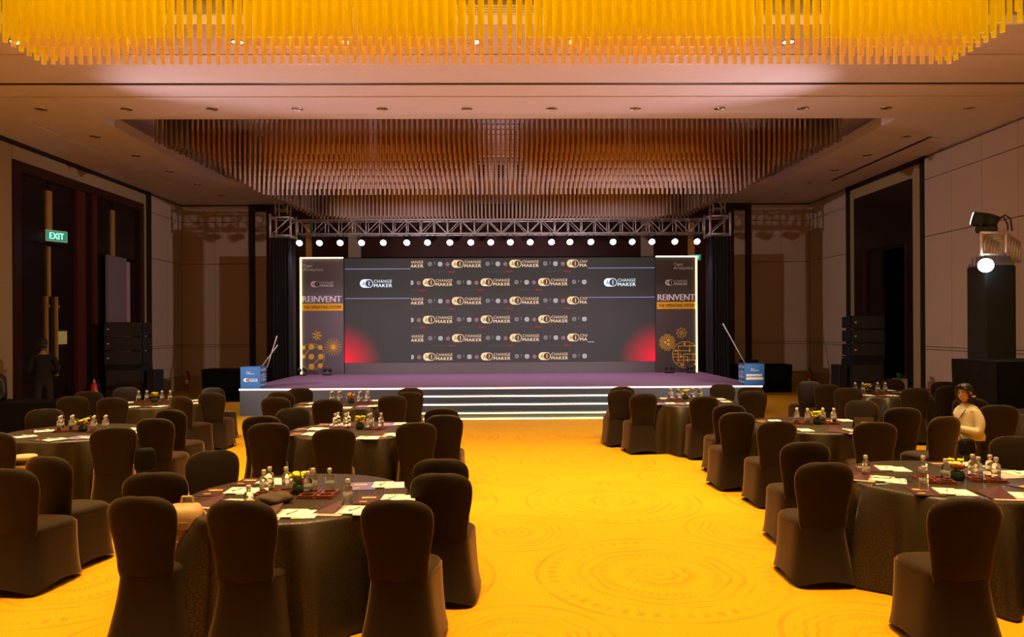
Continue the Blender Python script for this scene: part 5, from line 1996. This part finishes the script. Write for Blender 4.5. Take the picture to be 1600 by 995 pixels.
# hair: cap over the skull and waves down to the shoulders, in head space
rings = []
for z, rx, y0, y1 in ((.128, .02, -.02, .02), (.122, .055, -.055, .06), (.100, .078, -.080, .092), (.065, .088, -.088, .108), (.045, .090, -.062, .112), (.02, .092, -.030, .116), (-.03, .094, -.020, .118), (-.08, .100, -.008, .118), (-.13, .112, .0, .125), (-.175, .12, .01, .13), (-.205, .10, .03, .12)):
    ring = []
    for i in range(36):
        a = 2 * PI * i / 36
        wv = 1 + .03 * math.sin(9 * a + z * 40) + (.04 * math.sin(13 * a - z * 60) if z < 0 else 0)
        ring.append((rx * wv * math.cos(a), (y0 + y1) / 2 + (y1 - y0) / 2 * wv * math.sin(a), z))
    rings.append(ring)
MB().loft(rings[::-1]).build('hair', HAIR, hw, True)
m = MB()
for sx in (-1, 1):
    pts = [(sx * .01, -.090, .108), (sx * .05, -.088, .080), (sx * .078, -.062, .035), (sx * .086, -.035, -.03), (sx * .088, -.02, -.09)]
    for a, b in zip(pts, pts[1:]):
        m.tube(a, b, .017, n=8)
        m.ball(b, .017, 8, 6)
m.build('hair_lock', HAIR, hw, True)
MB().box(.080, .100, .02, .075, -.055, -.036).build('hair_clip', mat('hair_clip_white', (0.8, 0.78, 0.72), 0.4), hw, bevel=.005)
MB().path([(-.11, -.13, .87), (-.18, -.06, .70), (-.19, -.02, .60)], .006).build('lanyard', mat('lanyard_brown', (0.2, 0.06, 0.03), 0.6), wm)
ob = thing('handbag', 'small black leather handbag hanging at the seated woman', 'bag', (5.96, 9.36, .31), .35)
soft_box('body', .115, .05, .10, mat('black_leather', (0.008, 0.007, 0.007), 0.55), ob)
MB().path([(-.085, -.044, .155), (.085, -.044, .155)], .003).build('zipper', GOLD, ob)
MB().path([(-.105, 0, .19), (-.06, .10, .40), (.02, .22, .52)], .007).build('strap', BLACK, ob)
MB().path([(.088, -.044, .15), (.095, -.050, .11), (.092, -.052, .07)], .003).build('tassel', GOLD, ob)

# the standing man at the dark doors
M0 = Vector((-9.33, 15.1, 0))
mn = thing('person', 'man in black clothes and cap standing at the dark doors, back turned', 'person', tuple(M0), math.radians(35))
J = [(0, 0, .98, .15, .12), (0, 0, 1.12, .15, .11), (0, .01, 1.28, .17, .12), (0, .01, 1.42, .14, .09), (0, .0, 1.50, .055, .055), (0, .01, 1.57, .052, .055)]
E = [(0, 1), (1, 2), (2, 3), (3, 4), (4, 5)]
for sx in (-1, 1):
    b = len(J)
    J += [(sx * .19, .0, 1.41, .065, .065), (sx * .26, -.02, 1.14, .05, .05), (sx * .20, .16, 1.08, .042, .042), (sx * .12, .25, 1.16, .030, .030), (sx * .10, .28, 1.18, .025, .025)]
    E += [(3, b), (b, b + 1), (b + 1, b + 2), (b + 2, b + 3), (b + 3, b + 4)]
    add_hand(J, E, b + 4, (-sx * .5, .8, .2), (0, 0, 1), (-sx * .8, -.2, -.1))
    b = len(J)
    J += [(sx * .09, 0, .88, .10, .10), (sx * .11, .01, .50, .070, .072), (sx * .12, -.01, .10, .048, .05), (sx * .12, .06, .045, .045, .04), (sx * .13, .16, .035, .04, .03)]
    E += [(0, b), (b, b + 1), (b + 1, b + 2), (b + 2, b + 3), (b + 3, b + 4)]


def pick_m(c):
    if c.z > 1.485 and abs(c.x) < .1:
        return 0
    if c.y > .275 and 1.05 < c.z < 1.3:
        return 0
    return 1 if c.z > .95 else 2


BSHIRT = mat('black_shirt', (0.006, 0.006, 0.007), 0.9)
skin_body('body', J, E, [SKIN2, BSHIRT, TROUS], pick_m, mn)
hm = head(mn, (0, .02, 1.675), math.radians(180), 0, 1.0, SKIN2, False)
rings = []
for z, r in ((.0, .084), (.04, .090), (.075, .090), (.105, .075), (.125, .04)):
    rings.append([(r * .9 * math.cos(2 * PI * i / 24), .008 + r * 1.12 * math.sin(2 * PI * i / 24), z + .012 * math.sin(2 * PI * i / 24)) for i in range(24)])
MB().loft(rings, cap0=False).build('cap', BLACK, hm, True)
rings = []
for z, rx, y0, y1 in ((.03, .080, -.02, .098), (-.01, .081, .0, .100), (-.045, .076, .02, .094), (-.07, .06, .04, .08)):
    rings.append([(rx * math.cos(2 * PI * i / 24), (y0 + y1) / 2 + (y1 - y0) / 2 * math.sin(2 * PI * i / 24), z) for i in range(24)])
MB().loft(rings[::-1]).build('hair', HAIR, hm, True)
MB().add([(-.06, -.08, .04), (.06, -.08, .04), (.04, -.17, .03), (-.04, -.17, .03), (-.06, -.08, .047), (.06, -.08, .047), (.04, -.17, .036), (-.04, -.17, .036)], [(0, 3, 2, 1), (4, 5, 6, 7), (0, 1, 5, 4), (1, 2, 6, 5), (2, 3, 7, 6), (3, 0, 4, 7)]).build('cap_peak', BLACK, hm)
bgs = thing('backpack', 'black backpack with strap standing on the low table by the left wall', 'backpack', (-9.0, 13.15, .72), 0)
soft_box('body', .2, .13, .24, mat('black_nylon', (0.014, 0.014, 0.016), 0.5), bgs)
MB().path([(.15, -.12, .44), (.26, -.14, .36), (.28, -.14, .18), (.20, -.13, .05)], .018).build('strap', mat('grey_strap', (0.06, 0.06, 0.06), 0.5), bgs)
